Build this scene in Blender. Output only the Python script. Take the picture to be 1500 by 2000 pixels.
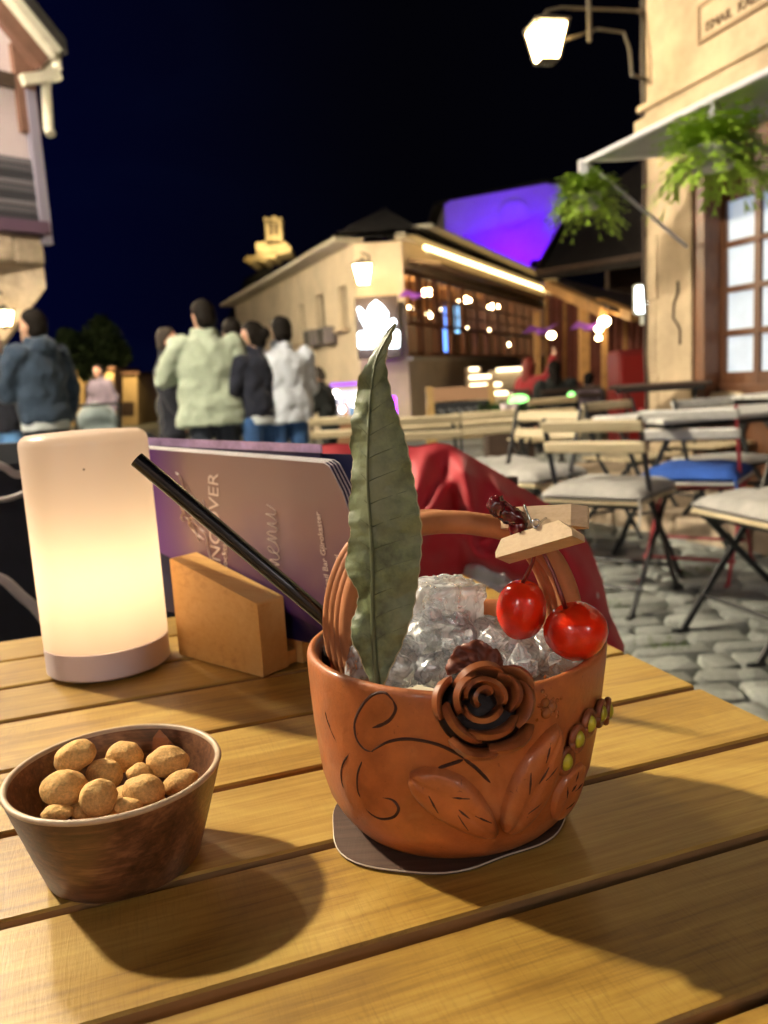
import bpy, math, random
from mathutils import Vector, Matrix, Euler, noise
R = math.radians
random.seed(7)
for o in list(bpy.data.objects): bpy.data.objects.remove(o, do_unlink=True)
scene = bpy.context.scene
C = scene.collection

# ------------------------------------------------------------------ camera
CAM = Vector((0.0, 0.0, 0.97)); PITCH = 9.0; ROLL = 3.5; FPX = 1600.0   # FPX: focal length in pixels of a 1500 x 2000 frame
cam_d = bpy.data.cameras.new('camera'); cam = bpy.data.objects.new('camera', cam_d); C.objects.link(cam)
CAMROT = Matrix.Rotation(R(90 - PITCH), 3, 'X') @ Matrix.Rotation(R(-ROLL), 3, 'Z')
cam.location = CAM; cam.rotation_euler = CAMROT.to_euler()
cam_d.sensor_fit = 'VERTICAL'; cam_d.sensor_height = 36.0; cam_d.sensor_width = 27.0
cam_d.lens = 36.0 * FPX / 2000.0
cam_d.clip_start = 0.02; cam_d.clip_end = 2000
cam_d.dof.use_dof = True; cam_d.dof.focus_distance = 0.385; cam_d.dof.aperture_fstop = 11.5
scene.camera = cam
# ------------------------------------------------------------------ night sky
world = bpy.data.worlds.new('World'); scene.world = world; world.use_nodes = True
wn = world.node_tree.nodes; wl = world.node_tree.links; wn.clear()
w_out = wn.new('ShaderNodeOutputWorld'); w_bg = wn.new('ShaderNodeBackground'); w_tc = wn.new('ShaderNodeTexCoord')
w_sep = wn.new('ShaderNodeSeparateXYZ'); w_mr = wn.new('ShaderNodeMapRange'); w_mix = wn.new('ShaderNodeMix'); w_mix.data_type = 'RGBA'
w_mr.interpolation_type = 'SMOOTHSTEP'
wl.new(w_tc.outputs['Generated'], w_sep.inputs[0]); wl.new(w_sep.outputs[0], w_mr.inputs[0])
w_mr.inputs[1].default_value = -0.75; w_mr.inputs[2].default_value = 0.08
w_mix.inputs[6].default_value = (0.0003, 0.0010, 0.017, 1); w_mix.inputs[7].default_value = (0.0006, 0.0006, 0.0014, 1)
# faint wisps of cloud all over the sky
w_nz = wn.new('ShaderNodeTexNoise'); w_nz.inputs['Scale'].default_value = 3.2; w_nz.inputs['Detail'].default_value = 5; w_nz.inputs['Distortion'].default_value = .7
w_mp = wn.new('ShaderNodeMapping'); w_mp.inputs['Scale'].default_value = (1, 1, 2.6); wl.new(w_tc.outputs['Generated'], w_mp.inputs[0]); wl.new(w_mp.outputs[0], w_nz.inputs['Vector'])
w_r = wn.new('ShaderNodeMapRange'); w_r.inputs[1].default_value = .48; w_r.inputs[2].default_value = .75; w_r.inputs[4].default_value = .55; wl.new(w_nz.outputs['Fac'], w_r.inputs[0])
w_m2 = wn.new('ShaderNodeMix'); w_m2.data_type = 'RGBA'; w_m2.inputs[7].default_value = (.0012, .0036, .0150, 1); wl.new(w_r.outputs[0], w_m2.inputs[0]); w_mul = wn.new('ShaderNodeMix'); w_mul.data_type = 'RGBA'
wl.new(w_mr.outputs[0], w_mix.inputs[0]); wl.new(w_mix.outputs[2], w_m2.inputs[6]); wl.new(w_mr.outputs[0], w_mul.inputs[0]); wl.new(w_m2.outputs[2], w_mul.inputs[6]); wl.new(w_mix.outputs[2], w_mul.inputs[7]); wl.new(w_mul.outputs[2], w_bg.inputs[0]); w_bg.inputs[1].default_value = 1.0
wl.new(w_bg.outputs[0], w_out.inputs[0])
# ------------------------------------------------------------------ exposure and sampling
vs = scene.view_settings; vs.view_transform = 'Standard'; vs.look = 'None'; vs.exposure = 0.52; vs.gamma = 1.0; vs.use_curve_mapping = False
cy = scene.cycles; cy.use_denoising = True; cy.use_adaptive_sampling = True; cy.adaptive_threshold = 0.03
cy.max_bounces = 8; cy.diffuse_bounces = 3; cy.glossy_bounces = 3; cy.transmission_bounces = 8; cy.transparent_max_bounces = 10
cy.sample_clamp_indirect = 4.0; cy.sample_clamp_direct = 0; cy.caustics_reflective = False; cy.caustics_refractive = True; cy.blur_glossy = 0.6
# lamps of the place and the added fill globes (W/m2/sr of their glowing glass); each lamp is built further down
GLOW_KEY, GLOW_SIDE, GLOW_WALL, GLOW_CORNER, GLOW_FILL = 4500.0, 400.0, 40.0, 85.0, 36.0

# ------------------------------------------------------------------ projection helpers (a pixel of the photograph + a real distance -> a point in the place)
def ray(x, y): return CAMROT @ Vector(((x - 750) / FPX, -(y - 1000) / FPX, -1.0))
def onz(x, y, z): d = ray(x, y); return CAM + d * ((z - CAM.z) / d.z)
def onY(x, y, Y): d = ray(x, y); return CAM + d * (Y / d.y)
def onpl(x, y, p0, n): d = ray(x, y); return CAM + d * ((Vector(p0) - CAM).dot(n) / d.dot(n))
def proj(p):
    q = CAMROT.transposed() @ (Vector(p) - CAM)
    return (750 + FPX * q.x / -q.z, 1000 - FPX * q.y / -q.z)

# ------------------------------------------------------------------ mesh builder
class MB:
    def __init__(s): s.v = []; s.f = []; s.m = []; s.cur = 0
    def add(s, vs, fs):
        b = len(s.v); s.v += [tuple(v) for v in vs]; s.f += [tuple(i + b for i in f) for f in fs]; s.m += [s.cur] * len(fs); return s
    def box(s, c, size, rot=None, bev=0.0):
        c = Vector(c); hx, hy, hz = [a / 2 for a in size]
        M = rot if rot is not None else Matrix.Identity(3)
        if bev <= 0:
            vs = [c + M @ Vector((x * hx, y * hy, z * hz)) for x in (-1, 1) for y in (-1, 1) for z in (-1, 1)]
            return s.add(vs, [(0, 1, 3, 2), (4, 6, 7, 5), (0, 4, 5, 1), (2, 3, 7, 6), (0, 2, 6, 4), (1, 5, 7, 3)])
        b = min(bev, hx * .9, hy * .9, hz * .9); vs = []; idx = {}
        for x in (-1, 1):
            for y in (-1, 1):
                for z in (-1, 1):
                    for k, p in enumerate(((x * hx, y * (hy - b), z * (hz - b)), (x * (hx - b), y * hy, z * (hz - b)), (x * (hx - b), y * (hy - b), z * hz))):
                        idx[(x, y, z, k)] = len(vs); vs.append(c + M @ Vector(p))
        fs = []
        def q(*k): fs.append(tuple(idx[a] for a in k))
        for e in (-1, 1):
            q((e, -1, -1, 0), (e, 1, -1, 0), (e, 1, 1, 0), (e, -1, 1, 0)) if e > 0 else q((e, -1, -1, 0), (e, -1, 1, 0), (e, 1, 1, 0), (e, 1, -1, 0))
            q((-1, e, -1, 1), (-1, e, 1, 1), (1, e, 1, 1), (1, e, -1, 1)) if e > 0 else q((-1, e, -1, 1), (1, e, -1, 1), (1, e, 1, 1), (-1, e, 1, 1))
            q((-1, -1, e, 2), (1, -1, e, 2), (1, 1, e, 2), (-1, 1, e, 2)) if e > 0 else q((-1, -1, e, 2), (-1, 1, e, 2), (1, 1, e, 2), (1, -1, e, 2))
        for a in (-1, 1):
            for b2 in (-1, 1):
                q((a, b2, -1, 0), (a, b2, 1, 0), (a, b2, 1, 1), (a, b2, -1, 1))
                q((a, -1, b2, 0), (a, 1, b2, 0), (a, 1, b2, 2), (a, -1, b2, 2))
                q((-1, a, b2, 1), (1, a, b2, 1), (1, a, b2, 2), (-1, a, b2, 2))
                for c2 in (-1, 1): q((a, b2, c2, 0), (a, b2, c2, 1), (a, b2, c2, 2)) if c2 == 1 else None
            for b2 in (-1, 1): q((a, b2, -1, 0), (a, b2, -1, 1), (a, b2, -1, 2))
        return s.add(vs, fs)
    def tube(s, pts, r, n=8, cap=True, flat=None):
        pts = [Vector(p) for p in pts]; m = len(pts)
        rs = r if isinstance(r, (list, tuple)) else [r] * m
        vs = []; up = Vector((0, 0, 1)); prev = None
        for i, p in enumerate(pts):
            t = (pts[min(i + 1, m - 1)] - pts[max(i - 1, 0)]).normalized()
            if prev is None:
                a = up if abs(t.z) < .9 else Vector((1, 0, 0)); u = t.cross(a).normalized()
            else:
                u = prev - t * prev.dot(t); u = u.normalized() if u.length > 1e-6 else t.orthogonal().normalized()
            prev = u; w = t.cross(u)
            for k in range(n):
                a = 2 * math.pi * k / n
                vs.append(p + (u * math.cos(a) + w * math.sin(a) * (flat or 1.0)) * rs[i])
        fs = [(i * n + k, i * n + (k + 1) % n, (i + 1) * n + (k + 1) % n, (i + 1) * n + k) for i in range(m - 1) for k in range(n)]
        if cap: fs += [tuple(range(n - 1, -1, -1)), tuple((m - 1) * n + k for k in range(n))]
        return s.add(vs, fs)
    def bar(s, a, b, w, h, side=None):
        a, b = Vector(a), Vector(b); t = (b - a).normalized()
        u = (Vector(side) if side is not None else (Vector((0, 0, 1)) if abs(t.z) < .95 else Vector((1, 0, 0))))
        u = (u - t * u.dot(t)).normalized(); v = t.cross(u)
        M = Matrix((u, v, t)).transposed()
        return s.box((a + b) / 2, (w, h, (b - a).length), M)
    def lathe(s, prof, n=48, c=(0, 0, 0), caps=(False, False), a0=0.0, a1=2 * math.pi):
        c = Vector(c); full = abs(a1 - a0 - 2 * math.pi) < 1e-6; m = n if full else n + 1; vs = []
        for r, z in prof:
            for k in range(m):
                a = a0 + (a1 - a0) * k / n; vs.append(c + Vector((r * math.cos(a), r * math.sin(a), z)))
        fs = []
        for i in range(len(prof) - 1):
            for k in range(n): fs.append((i * m + k, i * m + (k + 1) % m, (i + 1) * m + (k + 1) % m, (i + 1) * m + k))
        if caps[0]: fs.append(tuple(range(m - 1, -1, -1)))
        if caps[1]: fs.append(tuple((len(prof) - 1) * m + k for k in range(m)))
        return s.add(vs, fs)
    def sph(s, c, r, nu=16, nv=10, rot=None, disp=None):
        c = Vector(c); r = r if isinstance(r, (list, tuple, Vector)) else (r, r, r); M = rot if rot is not None else Matrix.Identity(3)
        vs = []
        def pt(d):
            k = disp(d) if disp else 1.0
            return c + M @ Vector((d.x * r[0] * k, d.y * r[1] * k, d.z * r[2] * k))
        vs.append(pt(Vector((0, 0, 1))))
        for j in range(1, nv):
            ph = math.pi * j / nv
            for i in range(nu):
                a = 2 * math.pi * i / nu; vs.append(pt(Vector((math.sin(ph) * math.cos(a), math.sin(ph) * math.sin(a), math.cos(ph)))))
        vs.append(pt(Vector((0, 0, -1)))); fs = []
        for i in range(nu): fs.append((0, 1 + i, 1 + (i + 1) % nu))
        for j in range(nv - 2):
            for i in range(nu): fs.append((1 + j * nu + i, 1 + (j + 1) * nu + i, 1 + (j + 1) * nu + (i + 1) % nu, 1 + j * nu + (i + 1) % nu))
        l = len(vs) - 1; b = 1 + (nv - 2) * nu
        for i in range(nu): fs.append((l, b + (i + 1) % nu, b + i))
        return s.add(vs, fs)
    def grid(s, fn, nu, nv, closeu=False):
        vs = [fn(i / nu, j / nv) for j in range(nv + 1) for i in range(nu + (0 if closeu else 1))]
        m = nu if closeu else nu + 1
        return s.add(vs, [(j * m + i, j * m + (i + 1) % m, (j + 1) * m + (i + 1) % m, (j + 1) * m + i) for j in range(nv) for i in range(nu)])
    def shell(s, fn, nu, nv, th):
        """closed thin shell round a grid surface"""
        P = [[Vector(fn(i / nu, j / nv)) for i in range(nu + 1)] for j in range(nv + 1)]
        N = [[None] * (nu + 1) for _ in range(nv + 1)]
        for j in range(nv + 1):
            for i in range(nu + 1):
                a = P[j][min(i + 1, nu)] - P[j][max(i - 1, 0)]; b = P[min(j + 1, nv)][i] - P[max(j - 1, 0)][i]
                n = a.cross(b); N[j][i] = n.normalized() if n.length > 1e-12 else Vector((0, 0, 1))
        m = nu + 1; A = [P[j][i] + N[j][i] * th / 2 for j in range(nv + 1) for i in range(m)]; B = [P[j][i] - N[j][i] * th / 2 for j in range(nv + 1) for i in range(m)]
        o = len(A); fs = []
        for j in range(nv):
            for i in range(nu):
                q = (j * m + i, j * m + i + 1, (j + 1) * m + i + 1, (j + 1) * m + i); fs.append(q); fs.append(tuple(x + o for x in reversed(q)))
        ring = [i for i in range(m)] + [j * m + nu for j in range(1, nv + 1)] + [nv * m + i for i in range(nu - 1, -1, -1)] + [j * m for j in range(nv - 1, 0, -1)]
        for k in range(len(ring)):
            a, b = ring[k], ring[(k + 1) % len(ring)]; fs.append((b, a, a + o, b + o))
        return s.add(A + B, fs)
    def prism(s, pts, d):
        """flat outline (list of 3-D points) pushed along vector d"""
        pts = [Vector(p) for p in pts]; d = Vector(d); n = len(pts)
        return s.add(pts + [p + d for p in pts], [tuple(range(n - 1, -1, -1)), tuple(range(n, 2 * n))] + [(i, (i + 1) % n, n + (i + 1) % n, n + i) for i in range(n)])
    def build(s, name, mat, parent=None, smooth=False, angle=None, fix=True):
        me = bpy.data.meshes.new(name); me.from_pydata(s.v, [], s.f)
        mats = mat if isinstance(mat, (list, tuple)) else [mat]
        for m in mats: me.materials.append(m)
        if len(mats) > 1:
            for p, k in zip(me.polygons, s.m): p.material_index = k
        me.validate(); 
        if fix:
            import bmesh
            bm = bmesh.new(); bm.from_mesh(me); bmesh.ops.recalc_face_normals(bm, faces=bm.faces); bm.to_mesh(me); bm.free()
        if smooth:
            me.polygons.foreach_set('use_smooth', [True] * len(me.polygons))
            if angle:
                import bmesh
                bm = bmesh.new(); bm.from_mesh(me)
                for e in bm.edges:
                    if len(e.link_faces) == 2 and e.calc_face_angle(0) > R(angle): e.smooth = False
                bm.to_mesh(me); bm.free()
        o = bpy.data.objects.new(name, me); C.objects.link(o)
        if parent is not None: o.parent = parent
        return o

def place(o, parent):
    """world-space mesh made a child of a thing whose origin is not the world's"""
    o.parent = parent; o.matrix_parent_inverse = mat_world(parent).inverted(); return o
def mat_world(o):
    m = Matrix.LocRotScale(o.location, o.rotation_euler, o.scale)
    return mat_world(o.parent) @ o.matrix_parent_inverse @ m if o.parent else m
def tag(o, label=None, cat=None, group=None, kind=None):
    if label: o['label'] = label
    if cat: o['category'] = cat
    if group: o['group'] = group
    if kind: o['kind'] = kind
    return o
def thing(name, label, cat, loc=(0, 0, 0), rz=0.0, group=None):
    o = bpy.data.objects.new(name, None); C.objects.link(o); o.location = loc; o.rotation_euler = (0, 0, rz); o.empty_display_size = .05
    return tag(o, label, cat, group)
def copy_tree(o, parent=None):
    c = o.copy(); C.objects.link(c)
    if parent is not None: c.parent = parent
    for ch in list(o.children): copy_tree(ch, c)
    return c
def text_mesh(name, body, size, mat, parent, M, extrude=0.0004, shear=0.0):
    cu = bpy.data.curves.new(name, 'FONT'); cu.body = body; cu.size = size; cu.extrude = extrude; cu.shear = shear; cu.align_x = 'LEFT'
    t = bpy.data.objects.new(name, cu); me = bpy.data.meshes.new_from_object(t)
    bpy.data.objects.remove(t); bpy.data.curves.remove(cu)
    me.transform(M); me.materials.clear(); me.materials.append(mat)
    o = bpy.data.objects.new(name, me); C.objects.link(o)
    if parent is not None: place(o, parent)
    return o
def basis(o, x, y):
    x = Vector(x).normalized(); y = Vector(y); y = (y - x * y.dot(x)).normalized(); z = x.cross(y)
    M = Matrix((x, y, z)).transposed().to_4x4(); M.translation = Vector(o); return M

# ------------------------------------------------------------------ materials
MATS = {}
def mat(name, col, rough=.6, spec=.5, metal=0.0, noise_s=None, noise_a=.25, bump=0.0, bump_s=60.0, coords='Object', coat=0.0, sss=0.0, trans=0.0, ior=1.45, emit=None, estr=0.0, stretch=None, sheen=0.0, rnd=0.0, detail=4.0, rough_a=0.0):
    m = bpy.data.materials.new(name); m.use_nodes = True; nt = m.node_tree; n = nt.nodes; l = nt.links
    b = n['Principled BSDF']; c = (*col, 1) if len(col) == 3 else col
    b.inputs['Base Color'].default_value = c; b.inputs['Roughness'].default_value = rough; b.inputs['Specular IOR Level'].default_value = spec
    b.inputs['Metallic'].default_value = metal; b.inputs['Coat Weight'].default_value = coat; b.inputs['Coat Roughness'].default_value = .12
    b.inputs['Transmission Weight'].default_value = trans; b.inputs['IOR'].default_value = ior; b.inputs['Sheen Weight'].default_value = sheen
    if sss: b.inputs['Subsurface Weight'].default_value = sss; b.inputs['Subsurface Radius'].default_value = (1, .3, .15); b.inputs['Subsurface Scale'].default_value = .004
    if emit: b.inputs['Emission Color'].default_value = (*emit, 1); b.inputs['Emission Strength'].default_value = estr
    if noise_s or bump or rnd:
        tc = n.new('ShaderNodeTexCoord'); src = tc.outputs[coords]
        if stretch:
            mp = n.new('ShaderNodeMapping'); mp.inputs['Scale'].default_value = stretch; l.new(src, mp.inputs[0]); src = mp.outputs[0]
        colsock = None
        if noise_s:
            nz = n.new('ShaderNodeTexNoise'); nz.inputs['Scale'].default_value = noise_s; nz.inputs['Detail'].default_value = detail; nz.inputs['Roughness'].default_value = .62; l.new(src, nz.inputs['Vector'])
            rp = n.new('ShaderNodeValToRGB'); rp.color_ramp.elements[0].position = .28; rp.color_ramp.elements[1].position = .74
            rp.color_ramp.elements[0].color = tuple(max(0, k * (1 - noise_a)) for k in c[:3]) + (1,); rp.color_ramp.elements[1].color = tuple(min(1, k * (1 + noise_a)) for k in c[:3]) + (1,)
            l.new(nz.outputs['Fac'], rp.inputs[0]); colsock = rp.outputs[0]
            if rough_a:
                mr = n.new('ShaderNodeMapRange'); mr.inputs[3].default_value = rough - rough_a; mr.inputs[4].default_value = rough + rough_a; l.new(nz.outputs['Fac'], mr.inputs[0]); l.new(mr.outputs[0], b.inputs['Roughness'])
        if rnd:
            oi = n.new('ShaderNodeObjectInfo'); mr = n.new('ShaderNodeMapRange'); mr.inputs[3].default_value = 1 - rnd; mr.inputs[4].default_value = 1 + rnd
            l.new(oi.outputs['Random'], mr.inputs[0]); hs = n.new('ShaderNodeHueSaturation'); l.new(mr.outputs[0], hs.inputs['Value'])
            if colsock: l.new(colsock, hs.inputs['Color'])
            else: hs.inputs['Color'].default_value = c
            colsock = hs.outputs[0]
        if colsock: l.new(colsock, b.inputs['Base Color'])
        if bump:
            nb = n.new('ShaderNodeTexNoise'); nb.inputs['Scale'].default_value = bump_s; nb.inputs['Detail'].default_value = 5; l.new(src, nb.inputs['Vector'])
            bp = n.new('ShaderNodeBump'); bp.inputs['Strength'].default_value = bump; bp.inputs['Distance'].default_value = .3 / bump_s; l.new(nb.outputs['Fac'], bp.inputs['Height']); l.new(bp.outputs[0], b.inputs['Normal'])
    MATS[name] = m; return m
def glow(name, col, s):
    m = bpy.data.materials.new(name); m.use_nodes = True; n = m.node_tree.nodes; n.clear()
    e = n.new('ShaderNodeEmission'); e.inputs[0].default_value = (*col, 1); e.inputs[1].default_value = s
    o = n.new('ShaderNodeOutputMaterial'); m.node_tree.links.new(e.outputs[0], o.inputs[0]); return m

def wood_mat(name, c_dark, c_mid, c_light, rough=.42, across=26.0, scuff=.5, bump=.12, axis='X', coat=.15):
    """planed wood: long grain along one axis, cloudy figure, fine saw scratches"""
    m = bpy.data.materials.new(name); m.use_nodes = True; nt = m.node_tree; n = nt.nodes; l = nt.links; b = n['Principled BSDF']
    tc = n.new('ShaderNodeTexCoord'); oi = n.new('ShaderNodeObjectInfo')
    ad = n.new('ShaderNodeVectorMath'); ad.operation = 'ADD'; mu = n.new('ShaderNodeVectorMath'); mu.operation = 'SCALE'; mu.inputs['Scale'].default_value = 17.0
    cx = n.new('ShaderNodeCombineXYZ'); [l.new(oi.outputs['Random'], cx.inputs[k]) for k in range(3)]
    l.new(cx.outputs[0], mu.inputs[0]); l.new(tc.outputs['Object'], ad.inputs[0]); l.new(mu.outputs[0], ad.inputs[1])
    def nz(scale, st, det=5, dist=0.0):
        mp = n.new('ShaderNodeMapping'); mp.inputs['Scale'].default_value = st; l.new(ad.outputs[0], mp.inputs[0])
        t = n.new('ShaderNodeTexNoise'); t.inputs['Scale'].default_value = scale; t.inputs['Detail'].default_value = det; t.inputs['Roughness'].default_value = .65; t.inputs['Distortion'].default_value = dist
        l.new(mp.outputs[0], t.inputs['Vector']); return t
    st = {'X': (.045, 1, 1), 'Y': (1, .045, 1), 'Z': (1, 1, .045)}[axis]
    g1 = nz(across * 10, st, 7, .35); g2 = nz(across * .55, {'X': (.45, 1, 1), 'Y': (1, .45, 1), 'Z': (1, 1, .45)}[axis], 4, 1.2)
    st3 = {'X': (1, .07, 1), 'Y': (.07, 1, 1), 'Z': (.07, 1, 1)}[axis]
    g3 = nz(across * 14, st3, 3, 2.5)
    a = n.new('ShaderNodeMath'); a.operation = 'MULTIPLY_ADD'; a.inputs[1].default_value = .55; l.new(g1.outputs['Fac'], a.inputs[0])
    a2 = n.new('ShaderNodeMath'); a2.operation = 'MULTIPLY'; a2.inputs[1].default_value = .55; l.new(g2.outputs['Fac'], a2.inputs[0]); l.new(a2.outputs[0], a.inputs[2])
    rp = n.new('ShaderNodeValToRGB'); e = rp.color_ramp.elements; e[0].position = .34; e[0].color = (*c_dark, 1); e[1].position = .74; e[1].color = (*c_light, 1)
    k = e.new(.53); k.color = (*c_mid, 1); l.new(a.outputs[0], rp.inputs[0])
    mx = n.new('ShaderNodeMix'); mx.data_type = 'RGBA'; mx.blend_type = 'MULTIPLY'
    r3 = n.new('ShaderNodeValToRGB'); r3.color_ramp.elements[0].position = .36; r3.color_ramp.elements[0].color = (.55, .5, .45, 1); r3.color_ramp.elements[1].position = .5; r3.color_ramp.elements[1].color = (1, 1, 1, 1)
    l.new(g3.outputs['Fac'], r3.inputs[0])
    gm = nz(across * .22, (1, 1, 1), 2); sm = n.new('ShaderNodeMapRange'); sm.inputs[1].default_value = .45; sm.inputs[2].default_value = .7; sm.inputs[4].default_value = scuff; l.new(gm.outputs['Fac'], sm.inputs[0])
    l.new(sm.outputs[0], mx.inputs[0]); l.new(rp.outputs[0], mx.inputs[6]); l.new(r3.outputs[0], mx.inputs[7])
    hs = n.new('ShaderNodeHueSaturation'); mr = n.new('ShaderNodeMapRange'); mr.inputs[3].default_value = .86; mr.inputs[4].default_value = 1.12; l.new(oi.outputs['Random'], mr.inputs[0]); l.new(mr.outputs[0], hs.inputs['Value'])
    l.new(mx.outputs[2], hs.inputs['Color']); l.new(hs.outputs[0], b.inputs['Base Color'])
    rr = n.new('ShaderNodeMapRange'); rr.inputs[3].default_value = rough - .1; rr.inputs[4].default_value = rough + .14; l.new(g2.outputs['Fac'], rr.inputs[0]); l.new(rr.outputs[0], b.inputs['Roughness'])
    bp = n.new('ShaderNodeBump'); bp.inputs['Strength'].default_value = bump; bp.inputs['Distance'].default_value = .002
    sb = n.new('ShaderNodeMath'); sb.operation = 'ADD'; l.new(g1.outputs['Fac'], sb.inputs[0]); l.new(g3.outputs['Fac'], sb.inputs[1]); l.new(sb.outputs[0], bp.inputs['Height']); l.new(bp.outputs[0], b.inputs['Normal'])
    b.inputs['Coat Weight'].default_value = coat; b.inputs['Coat Roughness'].default_value = .3
    MATS[name] = m; return m

M_TABLE = wood_mat('table_wood', (.15, .066, .011), (.39, .222, .040), (.57, .385, .095), rough=.36, scuff=.48, coat=.3)
M_TABLE_EDGE = mat('plank_edge', (.25, .135, .05), .8, noise_s=60, noise_a=.5, stretch=(.1, 1, 1))
M_BLOCK = wood_mat('block_wood', (.46, .22, .055), (.64, .35, .10), (.70, .43, .15), rough=.5, across=20, scuff=.1)
M_BOWL = wood_mat('bowl_wood', (.018, .006, .003), (.13, .052, .024), (.34, .165, .080), rough=.4, across=44, scuff=.0, axis='X', coat=.25)
M_BOWLRIM = mat('bowl_rim_highlight', (.52, .38, .25), .45, noise_s=60, noise_a=.2)  # pale tone paints the rim's highlight into its colour
M_PIN = wood_mat('pin_wood', (.50, .34, .19), (.66, .48, .29), (.74, .57, .37), rough=.6, across=60, scuff=0, coat=0)
M_BROWN = wood_mat('brown_joinery', (.055, .018, .006), (.115, .042, .015), (.17, .07, .026), rough=.5, across=14, scuff=0, axis='Z')
M_SLAT = wood_mat('pale_slat_wood', (.40, .32, .19), (.56, .46, .29), (.66, .56, .38), rough=.6, across=16, scuff=.2, coat=0)
M_SLATW = mat('white_slat_paint', (.62, .61, .58), .55, noise_s=30, noise_a=.12)
M_CLAY = mat('terracotta', (.43, .128, .034), .50, noise_s=60, noise_a=.30, bump=.45, bump_s=520, coat=.25, rough_a=.16, detail=9)
def stain(m, col, scale, lo, hi, amt, rough=None):
    """darker damp patches with a shape of their own over a material"""
    n = m.node_tree.nodes; l = m.node_tree.links; b = n['Principled BSDF']; tc = n.new('ShaderNodeTexCoord'); nz = n.new('ShaderNodeTexNoise'); nz.inputs['Scale'].default_value = scale; nz.inputs['Detail'].default_value = 6; nz.inputs['Distortion'].default_value = .8; l.new(tc.outputs['Object'], nz.inputs['Vector'])
    mr = n.new('ShaderNodeMapRange'); mr.inputs[1].default_value = lo; mr.inputs[2].default_value = hi; mr.inputs[4].default_value = amt; l.new(nz.outputs['Fac'], mr.inputs[0]); mx = n.new('ShaderNodeMix'); mx.data_type = 'RGBA'; l.new(mr.outputs[0], mx.inputs[0]); l.new(b.inputs['Base Color'].links[0].from_socket, mx.inputs[6]); mx.inputs[7].default_value = (*col, 1); l.new(mx.outputs[2], b.inputs['Base Color']); return m
stain(M_CLAY, (.20, .05, .014), 17, .50, .72, .75); stain(M_CLAY, (.55, .26, .12), 30, .58, .75, .45); stain(M_CLAY, (.10, .03, .012), 420, .66, .74, .6)
M_CLAYR = mat('terracotta_rose', (.27, .082, .026), .38, noise_s=70, noise_a=.4, bump=.2, bump_s=420, coat=.5, rough_a=.12, detail=8)
M_CLAYD = mat('terracotta_dark', (.22, .062, .022), .45, noise_s=60, noise_a=.3, bump=.1, bump_s=300, coat=.35)
M_CLAYH = mat('terracotta_handle', (.44, .17, .065), .62, noise_s=50, noise_a=.2, bump=.16, bump_s=500)
M_GROOVE = mat('engraved_line', (.05, .014, .007), .7)
M_SYRUP = mat('dark_syrup', (.010, .0025, .0015), .5, spec=.3, coat=.0, noise_s=80, noise_a=.4, bump=.4, bump_s=260)
M_BEAD = mat('yellow_bead', (.46, .42, .03), .3, coat=.4, noise_s=150, noise_a=.25)
M_NUT = mat('coated_nut', (.68, .39, .125), .8, noise_s=800, noise_a=.28, bump=1.0, bump_s=700, rnd=.18, detail=3)
M_NUTD = mat('dark_nut', (.26, .10, .04), .8, noise_s=60, noise_a=.3, bump=.6, bump_s=400)
M_STRAW = mat('black_straw', (.006, .006, .007), .22, spec=.6)
M_WHITEPL = mat('white_plastic', (.74, .64, .68), .4)
M_CHERRY = mat('cherry_skin', (.86, .034, .006), .11, sss=.75, coat=.6, noise_s=60, noise_a=.3, bump=.3, bump_s=120)
M_STEM = mat('cherry_stem', (.17, .012, .008), .3, coat=.4)
M_STEEL = mat('steel_wire', (.6, .6, .6), .22, metal=1.0)
M_BLACK = mat('black_metal', (.012, .014, .016), .42)
M_REDMET = mat('red_metal', (.30, .03, .04), .45)
M_GREYCLOTH = mat('grey_cushion', (.40, .385, .36), .95, noise_s=14, noise_a=.2, bump=.3, bump_s=160, sheen=.2)
M_BLUECLOTH = mat('blue_cushion', (.03, .10, .42), .9, noise_s=14, noise_a=.2, bump=.3, bump_s=160)
M_JACKET = mat('red_cloth', (.45, .012, .024), .62, noise_s=9, noise_a=.12, bump=.08, bump_s=500, sheen=.15)
M_WHITECLOTH = mat('white_cloth', (.62, .62, .64), .9, noise_s=20, noise_a=.12)
M_DARKCLOTH = mat('near_black_cloth', (.010, .011, .018), .9, noise_s=20, noise_a=.3)
M_SKIN = mat('skin', (.46, .26, .185), .55, sss=.15, noise_s=14, noise_a=.1)
M_PLASTER = mat('warm_plaster', (.46, .36, .24), .92, noise_s=3.0, noise_a=.32, detail=8, bump=.35, bump_s=26)
M_PLASTER2 = mat('restaurant_plaster', (.50, .42, .31), .92, noise_s=1.6, noise_a=.2, bump=.35, bump_s=12)
M_PINKWALL = mat('white_limewash', (.45, .375, .40), .9, noise_s=1.3, noise_a=.1, bump=.2, bump_s=16)
M_STONE = mat('pale_stone', (.42, .33, .24), .9, noise_s=6, noise_a=.35, bump=.5, bump_s=18, rnd=.2)
M_TILE = mat('roof_tile', (.10, .055, .036), .9, noise_s=4, noise_a=.4)
M_ROOFD = mat('dark_roof_slates', (.016, .013, .012), .9, noise_s=5, noise_a=.4)
M_TRIM = mat('pale_trim', (.50, .47, .38), .7, noise_s=8, noise_a=.15)
M_PINKWOOD = mat('terracotta_post', (.14, .068, .048), .75, noise_s=6, noise_a=.2)
M_DARKWOOD = mat('dark_wood', (.045, .026, .018), .7, noise_s=8, noise_a=.3)
M_AWNING = mat('grey_awning', (.46, .48, .48), .85, noise_s=5, noise_a=.12)
M_WHITEMET = mat('white_metal', (.60, .60, .66), .4)
M_IRON = mat('lantern_iron', (.05, .042, .03), .5)
M_CHALK = mat('chalkboard', (.018, .02, .024), .75, noise_s=8, noise_a=.4)
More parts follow.
